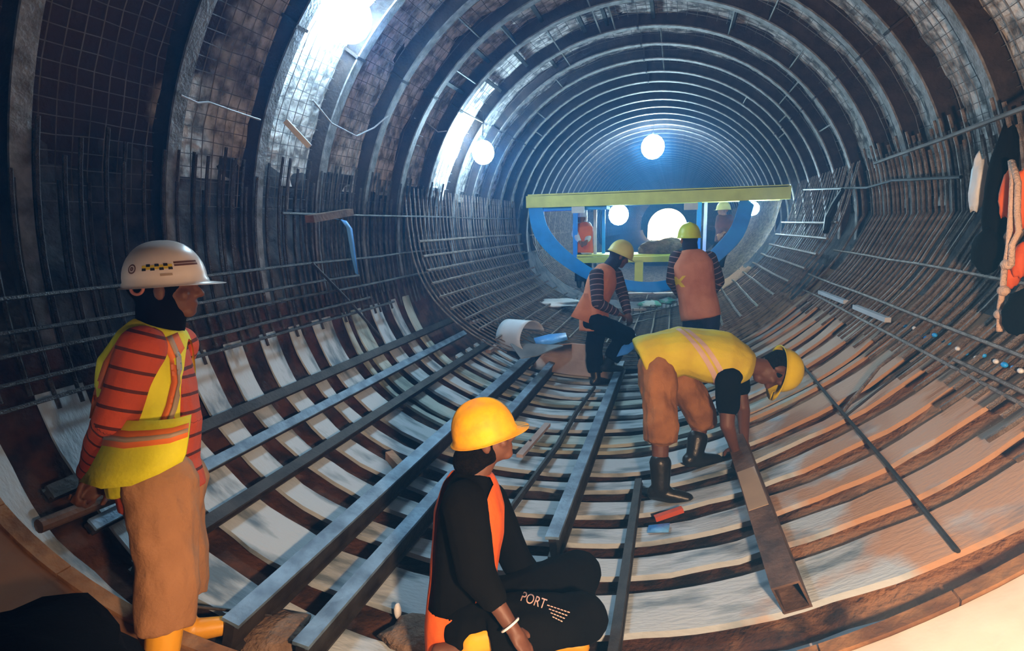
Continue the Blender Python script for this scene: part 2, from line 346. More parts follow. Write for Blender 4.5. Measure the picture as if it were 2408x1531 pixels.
for i, y in enumerate(RIBY):
    near = i < len(ORD)
    t = thing('steel_rib', f'curved steel arch rib over the tunnel, {ORD[i]} from the camera' if near else 'distant curved steel arch rib beyond the yellow platform', 'steel rib', (0, y, ZC), 'steel arch ribs' if near else 'distant steel arch ribs')
    for nm, me in (('inner_flange', mi), ('web', mw), ('outer_flange', mo)):
        if not near and nm == 'outer_flange': continue
        o = bpy.data.objects.new(nm, me); COL.objects.link(o); o.parent = t; o.location = (0, 0, -ZC)
    if near:     # bolted splice plates at the crown and shoulders
        for a in (90, 38, 142):
            c, s_ = math.cos(math.radians(a)), math.sin(math.radians(a))
            MB().box((c*(R+.06), y, ZC+s_*(R+.06)), (.13, .11, .02), Matrix.Rotation(-math.radians(a), 3, 'Y')).build('splice_plate', 'ribweb', t)
# spacer bars welded between ribs
for (a, i) in ((100,8),(100,7),(112,8),(112,9),(118,10),(84,9),(84,10),(84,11),(66,8),(58,7),(48,8),(44,9),(44,10),(40,11),(36,12),(130,11),(136,12),(125,6),(134,7),(120,7),(142,8),(96,8),(30,9),(148,9),(54,12),(75,7)):
    c, s_ = math.cos(math.radians(a)), math.sin(math.radians(a)); r_ = R+.02
    o = MB().tube([(c*r_, RIBY[i]+.0, ZC+s_*r_), (c*r_, RIBY[i+1], ZC+s_*r_)], .009, 5).build('spacer_bar', 'mesh')
    tag(o, 'thin steel spacer bar joining two neighbouring arch ribs', 'steel bar', 'spacer bars between the arch ribs')
for (a, i) in ((128,7),(120,7),(112,7),(104,8),(98,8),(66,8),(122,8),(138,7),(86,8),(132,8),(116,9)):
    c, s_ = math.cos(math.radians(a)), math.sin(math.radians(a)); r_ = R+.10
    o = MB().box((c*r_, (RIBY[i]+RIBY[i+1])/2, ZC+s_*r_), (.05, RIBY[i+1]-RIBY[i]-.02, .035), Matrix.Rotation(-math.radians(a), 3, 'Y')).build('lagging_bar', 'raildark')
    tag(o, 'dark lagging bar wedged across a ceiling bay between arch ribs', 'steel bar', 'lagging bars in the ceiling bays')
# welded wire mesh pinned to the shotcrete
def wiremesh(y0, y1, a0, a1, step, parent):
    mb = MB(); r0 = R+.108
    na = int((a1-a0)/math.degrees(step/r0)); aa = [a0+(a1-a0)*k/na for k in range(na+1)]
    pt = lambda a, y: ((r0-.012*nz((a*.2, y*2, 3)))*math.cos(math.radians(a)), y, ZC+(r0-.012*nz((a*.2, y*2, 3)))*math.sin(math.radians(a)))
    y = y0+.06
    while y < y1-.04:
        mb.tube([pt(a, y+.01*nz((a*.1, y, 0))) for a in aa[::2]], .0028, 3, False); y += step
    for a in aa: mb.tube([pt(a+.3*nz((a, k, 0)), y0+.03+(y1-y0-.06)*k/4) for k in range(5)], .0028, 3, False)
    mb.build('wire_mesh', 'mesh', parent, kind='stuff')
ceil_o = bpy.data.objects['ceiling']
for i in range(1, 12): wiremesh(RIBY[i], RIBY[i+1], 8, 172, .075 if i < 6 else .1, ceil_o)
# ================================================================ REBAR
def cage(name, label, loc, group='reinforcement cages'): return thing(name, label, 'rebar', loc, group)
def hoop(parent, mb_mesh, y, jx=0, rz=0):
    o = bpy.data.objects.new('hoop_bar', mb_mesh); COL.objects.link(o); o.parent = parent; o.location = Vector((jx, y, 0))-parent.location; o.rotation_euler = (0, 0, rz); return o
inL = offset2(PROF, .075); inR = inL
def wallpoly(side, ztop, zbot, ins):
    pp = offset2(PROF, ins)
    if side < 0:
        pts = [p for p in pp if p.x < 0 and p.y > zbot and p.y < 1.5]
        up_ = [Vector((-(R-ins)*math.cos(a), ZC+(R-ins)*math.sin(a))) for a in np.linspace(math.asin((ztop-ZC)/(R-ins)), .03, 5)]
        return up_+pts
    pts = [p for p in pp if p.x > 0 and p.y > zbot and p.y < ZC-.12]
    a0 = math.asin(.09); up_ = [Vector(((R-ins)*math.cos(a), ZC+(R-ins)*math.sin(a))) for a in np.linspace(a0, math.asin((ztop-ZC)/(R-ins)), 4)]
    return pts+up_
lc = cage('rebar_cage', 'dark vertical rebar curtain along the left wall', (-2.05, 3, 1.1))
vL = []
for k, zt in enumerate((2.0, 2.08, 1.93, 2.14)):
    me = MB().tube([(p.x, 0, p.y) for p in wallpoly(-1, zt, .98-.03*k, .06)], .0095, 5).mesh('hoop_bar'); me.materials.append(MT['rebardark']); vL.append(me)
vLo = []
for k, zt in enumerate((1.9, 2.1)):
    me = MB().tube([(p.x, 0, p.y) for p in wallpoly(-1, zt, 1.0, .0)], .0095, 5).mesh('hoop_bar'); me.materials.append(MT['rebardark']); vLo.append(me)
y = .25
while y < 6.0:
    hoop(lc, random.choice(vL), y+random.uniform(-.012, .012), 0, random.uniform(-.01, .01))
    if random.random() < .8: hoop(lc, random.choice(vLo), y+.05+random.uniform(-.02, .02))
    y += .098
def lbar(parent, x, z, y0, y1, r=.010, nm='long_bar', wob=.012, mt='rebar'):
    n = max(3, int((y1-y0)/.5)); ph = random.uniform(0, 90)
    return MB().tube([(x+wob*nz((ph, k*.4, 0)), y0+(y1-y0)*k/n, z+wob*nz((ph, k*.4, 9))) for k in range(n+1)], r, 5).build(nm, mt, parent)
def wx(z, side, ins):      # lateral position of the wall at height z
    pp = [p for p in offset2(PROF, ins) if (p.x < 0) == (side < 0)]
    if z > ZC: return side*math.sqrt(max(0, (R-ins)**2-(z-ZC)**2))
    return min(pp, key=lambda p: abs(p.y-z)).x
for z, y0, y1 in ((1.42,.3,6.0),(1.28,.3,4.1),(1.20,.3,6.1),(1.08,.3,4.2),(.99,.4,4.6),(1.78,3.2,9.0)):
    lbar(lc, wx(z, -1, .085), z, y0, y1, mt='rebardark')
rc = cage('rebar_cage', 'brown curved rebar curtain along the right wall', (2.0, 3, 1.2))
vR = []
for k, zt in enumerate((2.16, 2.22, 2.1, 2.26)):
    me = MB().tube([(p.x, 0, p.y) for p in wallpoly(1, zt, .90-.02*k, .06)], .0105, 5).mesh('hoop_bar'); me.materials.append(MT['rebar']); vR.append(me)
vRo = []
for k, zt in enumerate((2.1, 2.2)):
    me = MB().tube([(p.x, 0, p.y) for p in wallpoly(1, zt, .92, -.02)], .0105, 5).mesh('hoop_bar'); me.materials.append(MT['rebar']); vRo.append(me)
y = .8
while y < 6.0:
    if not 5.78 < y < 5.92: hoop(rc, random.choice(vR), y+random.uniform(-.01, .01), 0, random.uniform(-.008, .008))
    if random.random() < .7: hoop(rc, random.choice(vRo), y+.05+random.uniform(-.02, .02))
    y += .094
for z, y0, y1 in ((1.36,1.2,6.2),(1.12,1.2,6.2),(.98,1.2,6.0),(1.02,1.2,2.9)): lbar(rc, wx(z, 1, .085), z, y0, y1)
# raised mat across the whole floor in front of the platform
FAR = [(-2.10,2.06),(-2.07,1.5),(-1.93,1.08),(-1.6,.72),(-1.1,.45),(-.5,.33),(.2,.33),(.8,.46),(1.32,.76),(1.72,1.16),(1.97,1.6),(2.10,2.2)]
FARP = catmull(FAR, 3)
fm = cage('rebar_cage', 'grey rebar mat spanning wall to wall in front of the yellow platform', (0, 7.5, .33))
mats = []
for k in range(2):
    me = MB().tube([(p.x*(1+.004*k), 0, p.y) for p in FARP], .008, 4).mesh('hoop_bar'); me.materials.append(MT['rebar']); mats.append(me)
y = 6.12
while y < 9.0: hoop(fm, random.choice(mats), y+random.uniform(-.01, .01)); y += .10
for k in range(3, len(FARP)-3, 1):
    p = FARP[k]; lbar(fm, p.x*.975, p.y+.03, (5.1 if p.x < -1.2 else 6.05)+random.uniform(-.05, .1), 8.95, .014)
mel = MB().tube([(p.x, 0, p.y) for p in FARP if p.x < -1.0], .008, 4).mesh('hoop_bar'); mel.materials.append(MT['rebar'])
y = 5.02
while y < 6.1: hoop(fm, mel, y+random.uniform(-.01, .01)); y += .10
low = MB()         # lower layer of the mat, too dense to tell apart
for j in range(15):
    y = 6.15+.2*j; low.tube([(p.x*.98, y, max(.06, p.y-.22)) for p in FARP[4:-4]], .009, 4, False)
low.build('lower_mat', 'rebar', fm, kind='stuff')
far = MB()
for j in range(70):
    y = 9.9+.12*j; far.tube([(p.x, y, p.y) for p in FARP[::2]], .011, 4, False)
for p in FARP[3:-3:2]: far.tube([(p.x, 9.8, p.y), (p.x, 18.2, p.y)], .010, 4, False)
tag(far.build('rebar_cage', 'rebar', kind='stuff'), 'distant rebar lining seen under the yellow platform', 'rebar')
# concrete blinding under the mat so the floor rises to the platform
MB().grid([[(p.x*.99, y, max(.0, p.y-.30)) for p in FARP[3:-3]] for y in (6.3, 9, 14, 24, YEND)]).build('floor_far', 'wallrock', kind='structure')
# ================================================================ LOOSE BARS AND RAILS ON THE FLOOR
def rail(name, label, x, y0, y1, w, h, m, topm=None, x1=None, lift=.0):
    z, nn = prof_x(x); z1, _ = prof_x(x1 if x1 is not None else x); x1 = x if x1 is None else x1
    base = thing(name, label, 'steel bar', (x, y0, z))
    a = Vector((x, y0, z))+nn*(h/2+.012+lift); b = Vector((x1, y1, z1))+nn*(h/2+.012+lift)
    ax = (b-a).normalized(); sx = ax.cross(nn).normalized()
    MB().beam(a-nn*.004, b-nn*.004, w*.55, h-.02, nn).build('web', m, base)
    MB().beam(a+nn*(h/2-.008), b+nn*(h/2-.008), w, .016, nn).build('top_flange', topm or m, base)
    MB().beam(a-nn*(h/2-.006), b-nn*(h/2-.006), w, .012, nn).build('bottom_flange', m, base)
    return base
rail('steel_rail', 'dark angle bar highest up the left of the floor plates', -1.965, 1.45, 5.75, .06, .05, 'raildark')
rail('steel_rail', 'slim blue-grey rail on the left floor plates', -1.83, 1.5, 5.7, .055, .05, 'raildark', 'railblue')
rail('steel_rail', 'dark rail between the slim blue-grey rail and the wide blue rail', -1.62, 1.5, 6.0, .06, .06, 'raildark')
rail('steel_rail', 'wide blue-topped rail left of the crouching worker', -1.14, 1.45, 6.2, .075, .15, 'raildark', 'railblue')
rail('steel_rail', 'blue-topped rail running behind the crouching worker', -.855, 1.5, 6.6, .07, .13, 'raildark', 'railblue')
rail('steel_rail', 'bright blue rail ending in front of the crouching worker', -.08, 2.45, 6.15, .07, .12, 'raildark', 'railblue')
rail('steel_rail', 'thin black bar on the floor right of the crouching worker', .285, 1.62, 3.25, .04, .04, 'raildark')
b = thing('steel_beam', 'rusty hollow beam on the floor held by the bending worker', 'steel beam', (.88, 2.0, .3))
z, nn = prof_x(.88); a0 = Vector((.905, 1.93, z))+nn*.065; b0 = Vector((.86, 3.85, z))+nn*.065; ax = (b0-a0).normalized(); sx = ax.cross(nn).normalized()
for nm, off, w, h in (('top_plate', nn*.048, .10, .008), ('bottom_plate', -nn*.048, .10, .008), ('side_plate', sx*.046, .008, .09), ('side_plate', -sx*.046, .008, .09)):
    MB().beam(a0+off, b0+off, w, h, nn).build(nm, 'railrust', b)
o = MB().beam(a0+nn*.053+ax*.55, a0+nn*.053+ax*.95, .09, .003, nn).build('bare_patch', 'greytape', b)
def rod(label, pts, r, m='raildark', name='steel_rod', cat='steel rod', n=7): return tag(MB().tube(pts, r, n).build(name, m), label, cat)
def onfloor(x, y, lift): z, nn = prof_x(x); return Vector((x, y, z))+nn*lift
rod('knobbly black rod lying between the two blue rails', [onfloor(-.30,5.45,.03), onfloor(-.34,4.6,.05), onfloor(-.36,3.9,.03), onfloor(-.40,3.2,.045), onfloor(-.46,2.55,.03)], [.017,.02,.024,.02,.022])
rod('long thin rod lying on the pale plates right of the rusty beam', [onfloor(1.37,4.35,.02), onfloor(1.36,3.4,.05), onfloor(1.36,2.6,.03), onfloor(1.35,1.93,.02)], .009)
rod('bent rebar lying across the plates below the right rebar curtain', [onX(2165,790,1.72), hit(2080,880)+Vector((-.03,0,.04)), hit(1985,985)+Vector((-.02,0,.02))], .010, 'rebar')
rod('second thin rebar beside the bent one on the right plates', [onX(2180,830,1.68), hit(2070,930)+Vector((-.02,0,.02)), hit(1995,990)+Vector((-.02,0,.02))], .006)
rod('fat rusty pipe lying behind the left worker', [hit(75,1268)+Vector((.05,0,.06)), hit(290,1180)+Vector((.05,0,.06))], .028, 'railrust', 'steel_pipe', 'pipe', 10)
rod('thin rebar leaning against the left curtain above the plates', [onX(735,620,-2.02), hit(800,710)+Vector((.06,0,.03)), hit(885,808)+Vector((.05,0,.05))], .011)
rod('thin straight pipe along the top of the right rebar curtain', [onX(2057,384,1.93), onX(2230,322,1.93), onX(2460,234,1.93)], .013, 'mesh', 'steel_pipe', 'pipe')
rod('dark hose hanging on the right rebar curtain', [onX(1982,446,1.95), onX(1962,480,1.93), onX(1948,512,1.9), onX(1942,545,1.86)], [.02,.03,.035,.03], 'blackcable', 'hose', 'hose')
rod('thin dark cable stretched along the right rebar curtain', [onX(1890,446,1.99), onX(2040,441,1.97), onX(2100,424,1.97), onX(2260,416,1.95)], .010, 'blackcable', 'cable', 'cable')
rod('white cable looping along the far left ribs', [onX(425,224,-1.95), onX(465,242,-1.95), onX(490,240,-1.95), onX(540,258,-1.95), onX(612,282,-1.93)], .006, 'cable', 'cable', 'cable')
rod('white cable sagging under the left lamp', [onX(735,235,-1.9), onX(780,290,-1.92), onX(838,320,-1.95), onX(880,300,-1.93), onX(912,272,-1.9)], .006, 'cable', 'cable', 'cable')
rod('white cable hanging behind the second left lamp', [onY(975,278,5.0), onY(1000,285,5.3), onY(1030,310,5.5), onY(1050,308,5.6)], .006, 'cable', 'cable', 'cable')
rod('thin bent wire lying before the crouching worker', [hit(470,1509)+Vector((0,0,.15)), hit(560,1490)+Vector((0,0,.10)), hit(640,1468)+Vector((0,0,.04))], .006)
# ================================================================ LAMPS
LL = ['glowing bulb hung high on the left wall nearest the camera', 'glowing bulb hung on the left wall behind the first', 'glowing bulb hanging under the tunnel crown', 'glowing bulb below the yellow platform on the left', 'glowing bulb below the right end of the yellow platform']
for (loc, pw, r), lb in zip(LAMPS, LL):
    t = thing('hanging_lamp', lb, 'lamp', loc, 'hanging bulbs'); loc = Vector(loc)
    bm_ = emis('bulb_glow', COOL, pw/(4*PI*PI*r*r)); MB().sphere(loc, (r, r, r*1.05), 12, 8).build('bulb', bm_, t, True)
    MB().tube([loc+Vector((0,0,r)), loc+Vector((0,0,r+.05))], .02, 10).build('socket', 'socket', t)
    MB().tube([loc+Vector((0,0,r+.05)), loc+Vector((.02,0,r+.3))], .006, 6).build('cord', 'blackcable', t)

# ================================================================ PEOPLE
from mathutils.bvhtree import BVHTree
def voxed(name, mb, vox, it, m, parent, wr=None, bones=None, seed=0):
    me = bpy.data.meshes.new(name); me.from_pydata(mb.v, [], mb.f); me.update()
    t = bpy.data.objects.new('tmp', me); COL.objects.link(t)
    rm = t.modifiers.new('r', 'REMESH'); rm.mode = 'VOXEL'; rm.voxel_size = vox
    sm = t.modifiers.new('s', 'SMOOTH'); sm.factor = .5; sm.iterations = it
    dg = bpy.context.evaluated_depsgraph_get(); dg.update()
    out = bpy.data.meshes.new_from_object(t.evaluated_get(dg)); bpy.data.objects.remove(t); bpy.data.meshes.remove(me); out.name = name
    n = len(out.vertices); co = np.empty(n*3); out.vertices.foreach_get('co', co); co = co.reshape(-1, 3)
    if wr:
        no = np.empty(n*3); out.vertex_normals.foreach_get('vector', no); no = no.reshape(-1, 3)
        amp, fq = wr
        d = np.array([nz((c[0]*fq+seed, c[1]*fq, c[2]*fq*.62), 1.0, 3) for c in co])
        co = co + no*(d*amp)[:, None]; out.vertices.foreach_set('co', co.ravel())
    if bones:        # distance along the nearest bone, for stripes woven across it
        best = np.full(n, 1e9); al = np.zeros(n)
        for a, b, off in bones:
            a = np.array(a); b = np.array(b); ab = b-a; t_ = np.clip(((co-a)@ab)/(ab@ab), -.3, 1.3); dd = np.linalg.norm(co-(a+np.clip(t_,0,1)[:,None]*ab), axis=1)
            k = dd < best; best[k] = dd[k]; al[k] = (t_*np.linalg.norm(ab)+off)[k]
        at_ = out.attributes.new('along', 'FLOAT', 'POINT'); at_.data.foreach_set('value', al+5)
    out.update(); out.shade_smooth()
    return link(name, out, m, parent)
def strip(src, planes, off, m, name, parent):
    bm = bmesh.new(); bm.from_mesh(src.data)
    for co, no in planes:
        bmesh.ops.bisect_plane(bm, geom=bm.verts[:]+bm.edges[:]+bm.faces[:], plane_co=Vector(co), plane_no=Vector(no), clear_outer=True)
    if not bm.faces: bm.free(); return None
    bm.normal_update()
    mv = [(v, v.co+v.normal*off) for v in bm.verts]
    for v, c in mv: v.co = c
    me = bpy.data.meshes.new(name); bm.to_mesh(me); bm.free(); me.shade_smooth(); return link(name, me, m, parent)
def cutout(o, planes, test):       # open a garment: slit it along planes and drop the faces inside the slit
    bm = bmesh.new(); bm.from_mesh(o.data)
    for co, no in planes: bmesh.ops.bisect_plane(bm, geom=bm.verts[:]+bm.edges[:]+bm.faces[:], plane_co=Vector(co), plane_no=Vector(no))
    bmesh.ops.delete(bm, geom=[f for f in bm.faces if test(f.calc_center_median())], context='FACES'); bm.to_mesh(o.data); bm.free(); o.data.shade_smooth()
def basis(up, fwd):
    u = Vector(up).normalized(); f = Vector(fwd); f = (f-u*f.dot(u)).normalized(); return f.cross(u).normalized(), f, u   # right, forward, up
def headmesh(mb, c, up, fwd, s, grow=0.0, face=True):
    r, f, u = basis(up, fwd); A = (r, f, u); P = lambda x, y, z: c+(r*x+f*y+u*z)*s
    g = grow
    mb.sphere(P(0,-.012,.035), ((.076+g)*s, (.096+g)*s, (.088+g)*s), 18, 12, A)
    if face:
        mb.sphere(P(0,.022,-.03), (.062*s, .074*s, .082*s), 16, 12, A)
        mb.sphere(P(0,.062,-.088), (.034*s, .030*s, .026*s), 12, 8, A)              # chin
        mb.limb(P(0,.088,.010), P(0,.108,-.026), .010*s, .015*s, 8)                 # nose
        mb.sphere(P(.014,.098,-.030), .011*s, 8, 6); mb.sphere(P(-.014,.098,-.030), .011*s, 8, 6)
        mb.sphere(P(0,.086,-.058), (.026*s, .012*s, .008*s), 10, 6, A); mb.sphere(P(0,.084,-.070), (.022*s, .012*s, .009*s), 10, 6, A)   # lips
        mb.limb(P(.04,.076,.026), P(-.04,.076,.026), .013*s, .013*s, 8)             # brow
        mb.sphere(P(.045,.06,-.025), .022*s, 8, 6); mb.sphere(P(-.045,.06,-.025), .022*s, 8, 6)
        for k in (1, -1): mb.sphere(P(.079*k,-.008,-.008), (.010*s, .020*s, .034*s), 10, 8, A)
def hand(mb, wr, d, n, s, curl=.5, side=1):
    d = Vector(d).normalized(); n = Vector(n); n = (n-d*n.dot(d)).normalized(); l = d.cross(n)*side
    mb.sphere(wr+d*.045*s, (.040*s, .052*s, .017*s), 12, 8, (l, d, n)); mb.limb(wr, wr+d*.03*s, .024*s, .028*s, 10)
    for i, ln in enumerate((.070, .080, .073, .056)):
        p = wr+d*.080*s+l*(.031-.0205*i)*s; dirv = d.copy(); rad = (.0095, .0098, .0095, .0085)[i]*s
        for k, fr in enumerate((.45, .32, .23)):
            dirv = (Matrix.Rotation(curl*(1 if k else .6), 3, d.cross(n)) @ dirv).normalized(); q = p+dirv*ln*fr*s; mb.limb(p, q, rad*(1-.07*k), rad*(.95-.08*k), 8); p = q
    p = wr+d*.028*s+l*.036*s; dirv = (d*.65+l*.75+n*.25).normalized()
    for k, ln in enumerate((.040, .032)):
        q = p+dirv*ln*s; mb.limb(p, q, (.012-.001*k)*s, (.011-.001*k)*s, 8); p = q; dirv = (dirv*.8+d*.5+n*.35*curl-l*.2).normalized()
def helmet(parent, c, up, fwd, s, m, visor=.05, crest=.008):
    r, f, u = basis(up, fwd); a, b, h = .107*s, .133*s, .132*s
    def P(az, el, off=0):     # az 0 = front, positive to the wearer's right; el 0..pi/2
        ce = math.cos(el)**.86; x = math.sin(az)*ce; y = math.cos(az)*ce; z = math.sin(el)**1.0
        k = crest*s*max(0, 1-abs(x)/.22)*z
        return c + r*(x*(a+off)) + f*(y*(b+off)) + u*(z*(h+off)+k)
    nu = 44; rows = []
    for i in range(13):
        el = PI/2*(1-i/12)
        rows.append([P(2*PI*j/nu, max(el, .0001)) for j in range(nu+1)])
    def rim(w0, wv, dz): return [P(2*PI*j/nu, .0001) + ((r*math.sin(2*PI*j/nu)+f*math.cos(2*PI*j/nu))*(w0*s+wv*s*max(0, math.cos(2*PI*j/nu))**3.0)) - u*(dz*s + .35*wv*s*max(0, math.cos(2*PI*j/nu))**3.0*(.5 if wv else 0)) for j in range(nu+1)]
    rows += [rim(.004, 0, .006), rim(.006, 0, .018), rim(.016, visor, .020)]
    cc = c + u*h*.3
    o = MB().slab(rows, lambda p: (cc-Vector(p)).normalized()*.003).build('helmet', m, parent, True)
    return o, P
def patch(P, az0, az1, el0, el1, off, m, parent, name='decal', na=6, ne=3):
    return MB().grid([[P(az0+(az1-az0)*i/na, el0+(el1-el0)*k/ne, off) for i in range(na+1)] for k in range(ne+1)]).build(name, m, parent, True)
def person(label, J, head_up, head_fwd, vox=.009, s=1.0, girth=1.0, belly=0, skin='skin', shirt='black', sleeve=1.0, sleeve_r=1.0, trousers='khaki', leg_r=1.0, leg_end=.9, vest=None, vest_low=-.06, boots='bootblack', boot_top=.35, curlR=.5, curlL=.5, palmR=None, palmL=None, foot=None, wr=.006, group='workers in the tunnel', vest_grow=.024):
    J = {k: Vector(v) for k, v in J.items()}
    t = thing('person', label, 'person', (J['pelvis'].x, J['pelvis'].y, min(J['anR'].z, J['anL'].z)-.08), group)
    side = (J['shR']-J['shL']).normalized()
    sp_ = [J['pelvis'], J['waist'], J['chest'], J['neck']]
    def frame(i):
        tt = (sp_[min(i+1,3)]-sp_[max(i-1,0)]).normalized(); sv = (side-tt*side.dot(tt)).normalized(); return tt, sv, tt.cross(sv)
    def torso(mb, g, low=0.0, top=True, k=1.0):
        secs = []; hs = (J['hipR']-J['hipL'])
        spec = [(0, low, .160, .115, .130), (0, 0, .160, .115, .130), (1, 0, .150, .115+belly, .105), (2, -.06, .165, .128+belly*.5, .112), (2, .03, .168, .120, .112)]
        for i, o, a, bf, bb in spec:
            tt, sv, fv = frame(i); secs.append((sp_[i]+tt*o*s, sv, fv, (a*girth*k+g)*s, (bf*girth*k+g)*s, (bb*girth*k+g)*s))
        tt, sv, fv = frame(3)
        secs.append((sp_[3]-tt*.035*s, sv, fv, (.125*k+g)*s, (.078*k+g)*s, (.085*k+g)*s)); 
        if top: secs.append((sp_[3]+tt*.012*s, sv, fv, (.060+g)*s, (.055+g)*s, (.06+g)*s))
        mb.loft(secs)
        if g < .02:
            for k_ in ('R', 'L'): mb.limb(J['neck'].lerp(J['sh'+k_], .35)-tt*.03*s, J['sh'+k_], .055*s+g, .058*s+g)
    # body: one continuous figure
    mb = MB(); torso(mb, -.012); headmesh(mb, J['head'], head_up, head_fwd, s)
    mb.limb(J['neck']-frame(3)[0]*.02*s, J['head']-Vector(head_up).normalized()*.05*s, .056*s, .052*s)
    for k in ('R', 'L'):
        sh, el, wr_ = J['sh'+k], J['el'+k], J['wr'+k]
        mb.limb(sh, el, .050*s, .039*s); mb.limb(el, wr_, .040*s, .026*s)
        d = (wr_-el); pal = Vector((palmR if k == 'R' else palmL) or (0, 0, -1)); hand(mb, wr_, d, pal, s, curlR if k == 'R' else curlL, 1 if k == 'R' else -1)
        mb.limb(J['hip'+k], J['kn'+k], .078*s, .055*s); mb.limb(J['kn'+k], J['an'+k], .054*s, .036*s)
        ff = Vector(foot[k] if foot else head_fwd); ff.z = 0; ff.normalize(); mb.limb(J['an'+k]-Vector((0,0,.035))*s, J['an'+k]+ff*.13*s-Vector((0,0,.05))*s, .036*s, .028*s)
    voxed('body', mb, vox*.8, 3, skin, t)
    # shirt
    mb = MB(); torso(mb, .006, low=-.10); bones = [(J['pelvis'], J['waist'], 0), (J['waist'], J['chest'], (J['waist']-J['pelvis']).length), (J['chest'], J['neck'], (J['chest']-J['pelvis']).length)]
    for k in ('R', 'L'):
        sh, el, wr_ = J['sh'+k], J['el'+k], J['wr'+k]; q = sleeve_r
        if sleeve >= .9: mb.limb(sh, el, .066*s*q, .055*s*q); mb.limb(el, el.lerp(wr_, .93 if sleeve >= 1 else .45), .055*s*q, .040*s*q)
        else: mb.limb(sh, sh.lerp(el, sleeve), .066*s*q, .062*s*q)
        bones += [(sh, el, .013), (el, wr_, (el-sh).length+.013)]
    sh_o = voxed('shirt', mb, vox, 4, shirt, t, (wr*s, 7), bones, 11)
    # trousers
    mb = MB(); tt, sv, fv = frame(0)
    mb.loft([(J['pelvis']-tt*.05*s, sv, fv, .150*girth*s, .11*girth*s, .125*girth*s), (J['pelvis']+tt*.10*s, sv, fv, .155*girth*s, .12*girth*s, .118*girth*s)])
    for k in ('R', 'L'):
        mb.limb(J['hip'+k], J['kn'+k], .098*s*leg_r, .078*s*leg_r)
        if leg_end > 0: mb.tube([J['kn'+k], J['kn'+k].lerp(J['an'+k], leg_end)], [.078*s*leg_r, .074*s*leg_r], 14)
    tr_o = voxed('trousers', mb, vox, 4, trousers, t, (wr*2.4*s, 9), None, 3)
    # boots
    for k in ('R', 'L'):
        mb = MB(); an = J['an'+k]; kn = J['kn'+k]; ff = Vector(foot[k] if foot else head_fwd); 
        if ff.z > -.5: ff.z = 0
        ff.normalize()
        mb.limb(an.lerp(kn, boot_top), an, .062*s, .050*s); mb.limb(an-Vector((0,0,.03))*s, an+ff*.145*s-Vector((0,0,.045))*s, .046*s, .036*s); mb.limb(an-ff*.035*s-Vector((0,0,.035))*s, an+ff*.06*s-Vector((0,0,.04))*s, .042*s, .042*s)
        voxed('boot', mb, vox, 3, boots, t)
    v_o = None
    if vest:
        mb = MB(); torso(mb, vest_grow, low=vest_low)
        v_o = voxed('vest', mb, vox, 4, vest, t, (wr*1.6*s, 5), None, 5)
    return t, J, dict(shirt=sh_o, trousers=tr_o, vest=v_o, frame=frame, s=s)
def shell_part(name, c, up, fwd, s, grow, m, parent, vox=.009, back=.012, neck=None):
    r, f, u = basis(up, fwd); mb = MB(); headmesh(mb, c-f*back*s, up, fwd, s, grow, False)
    if neck is not None: mb.limb(c-f*.02*s-u*.03*s, neck, (.074+grow)*s, (.072+grow)*s)
    return voxed(name, mb, vox, 3, m, parent)
def fl(p, x=None):       # stand a foot on the floor below p
    z, _ = prof_x(p.x); return Vector((p.x, p.y, z+.095))
# ---- the man at the left, striped jersey, white helmet
D = 1.97
J = dict(head=at(392,676,D), neck=at(378,772,D), chest=at(350,865,D), waist=at(350,1005,D), pelvis=at(376,1105,D), shR=at(332,818,D-.15), elR=at(272,985,D-.19), wrR=at(210,1115,D-.02), shL=at(418,812,D+.17), elL=at(360,990,D+.24), wrL=at(240,1128,D+.06), hipR=at(372,1135,D-.085), hipL=at(405,1130,D+.085), knR=at(398,1375,D-.10), knL=at(425,1360,D+.12))
J['anR'] = fl(at(372,1590,D-.13)); J['anL'] = fl(at(440,1560,D+.12))
fwL = (RT*.94+FW*.34)
pL, JL, oL = person('standing worker in a striped red jersey, yellow vest and white helmet at the left', J, Vector((.02,.02,1)), fwL, .0075, .97, 1.0, .055, 'skindark', 'redstripe', 1, 1.16, 'khaki', 1.24, .42, 'hivis', -.04, 'bootyellow', .72, curlR=1.0, curlL=.9, palmR=RT, palmL=-FW, wr=.006)
hL, PH = helmet(pL, JL['head']+Vector((0,0,.028)), Vector((-.04,0,1))+UP*.0, fwL, .99, 'helmwhite', .045)
shell_part('hood', JL['head']-Vector((0,0,.012)), Vector((0,0,1)), fwL, .97, .008, 'black', pL, .008, .014, JL['neck'])
for k in range(7):       # chequered band on the wearer's right side
    a0 = 1.92-.105*k; e0 = .36
    for j in range(2):
        patch(PH, a0, a0-.103, e0-.075*j+(.03 if k % 2 else 0), e0+.073-.075*j+(.03 if k % 2 else 0), .0015, 'blackprint' if (j+k) % 2 else 'yellowprint', hL)
for j in range(2): patch(PH, 1.14, .42, .44-.075*j, .495-.075*j, .0015, 'brownprint', hL, 'lettering_band')
ringp = [[PH(2.22+.13*math.cos(q)*rr, .36+.13*math.sin(q)*rr, .0015) for q in np.linspace(0, 2*PI, 25)] for rr in (.72, 1.0)]
MB().grid(ringp).build('round_badge', 'brownprint', hL)
ringp = [[PH(2.22+.13*math.cos(q)*rr, .36+.13*math.sin(q)*rr, .0015) for q in np.linspace(0, 2*PI, 17)] for rr in (.12, .42)]
MB().grid(ringp).build('round_badge', 'brownprint', hL)
patch(PH, 1.50, 1.22, .13, .19, .0015, 'greytape', hL, 'faint_sticker')
r_, f_, u_ = basis((0,0,1), fwL); kc = at(322, 678, D-.10)
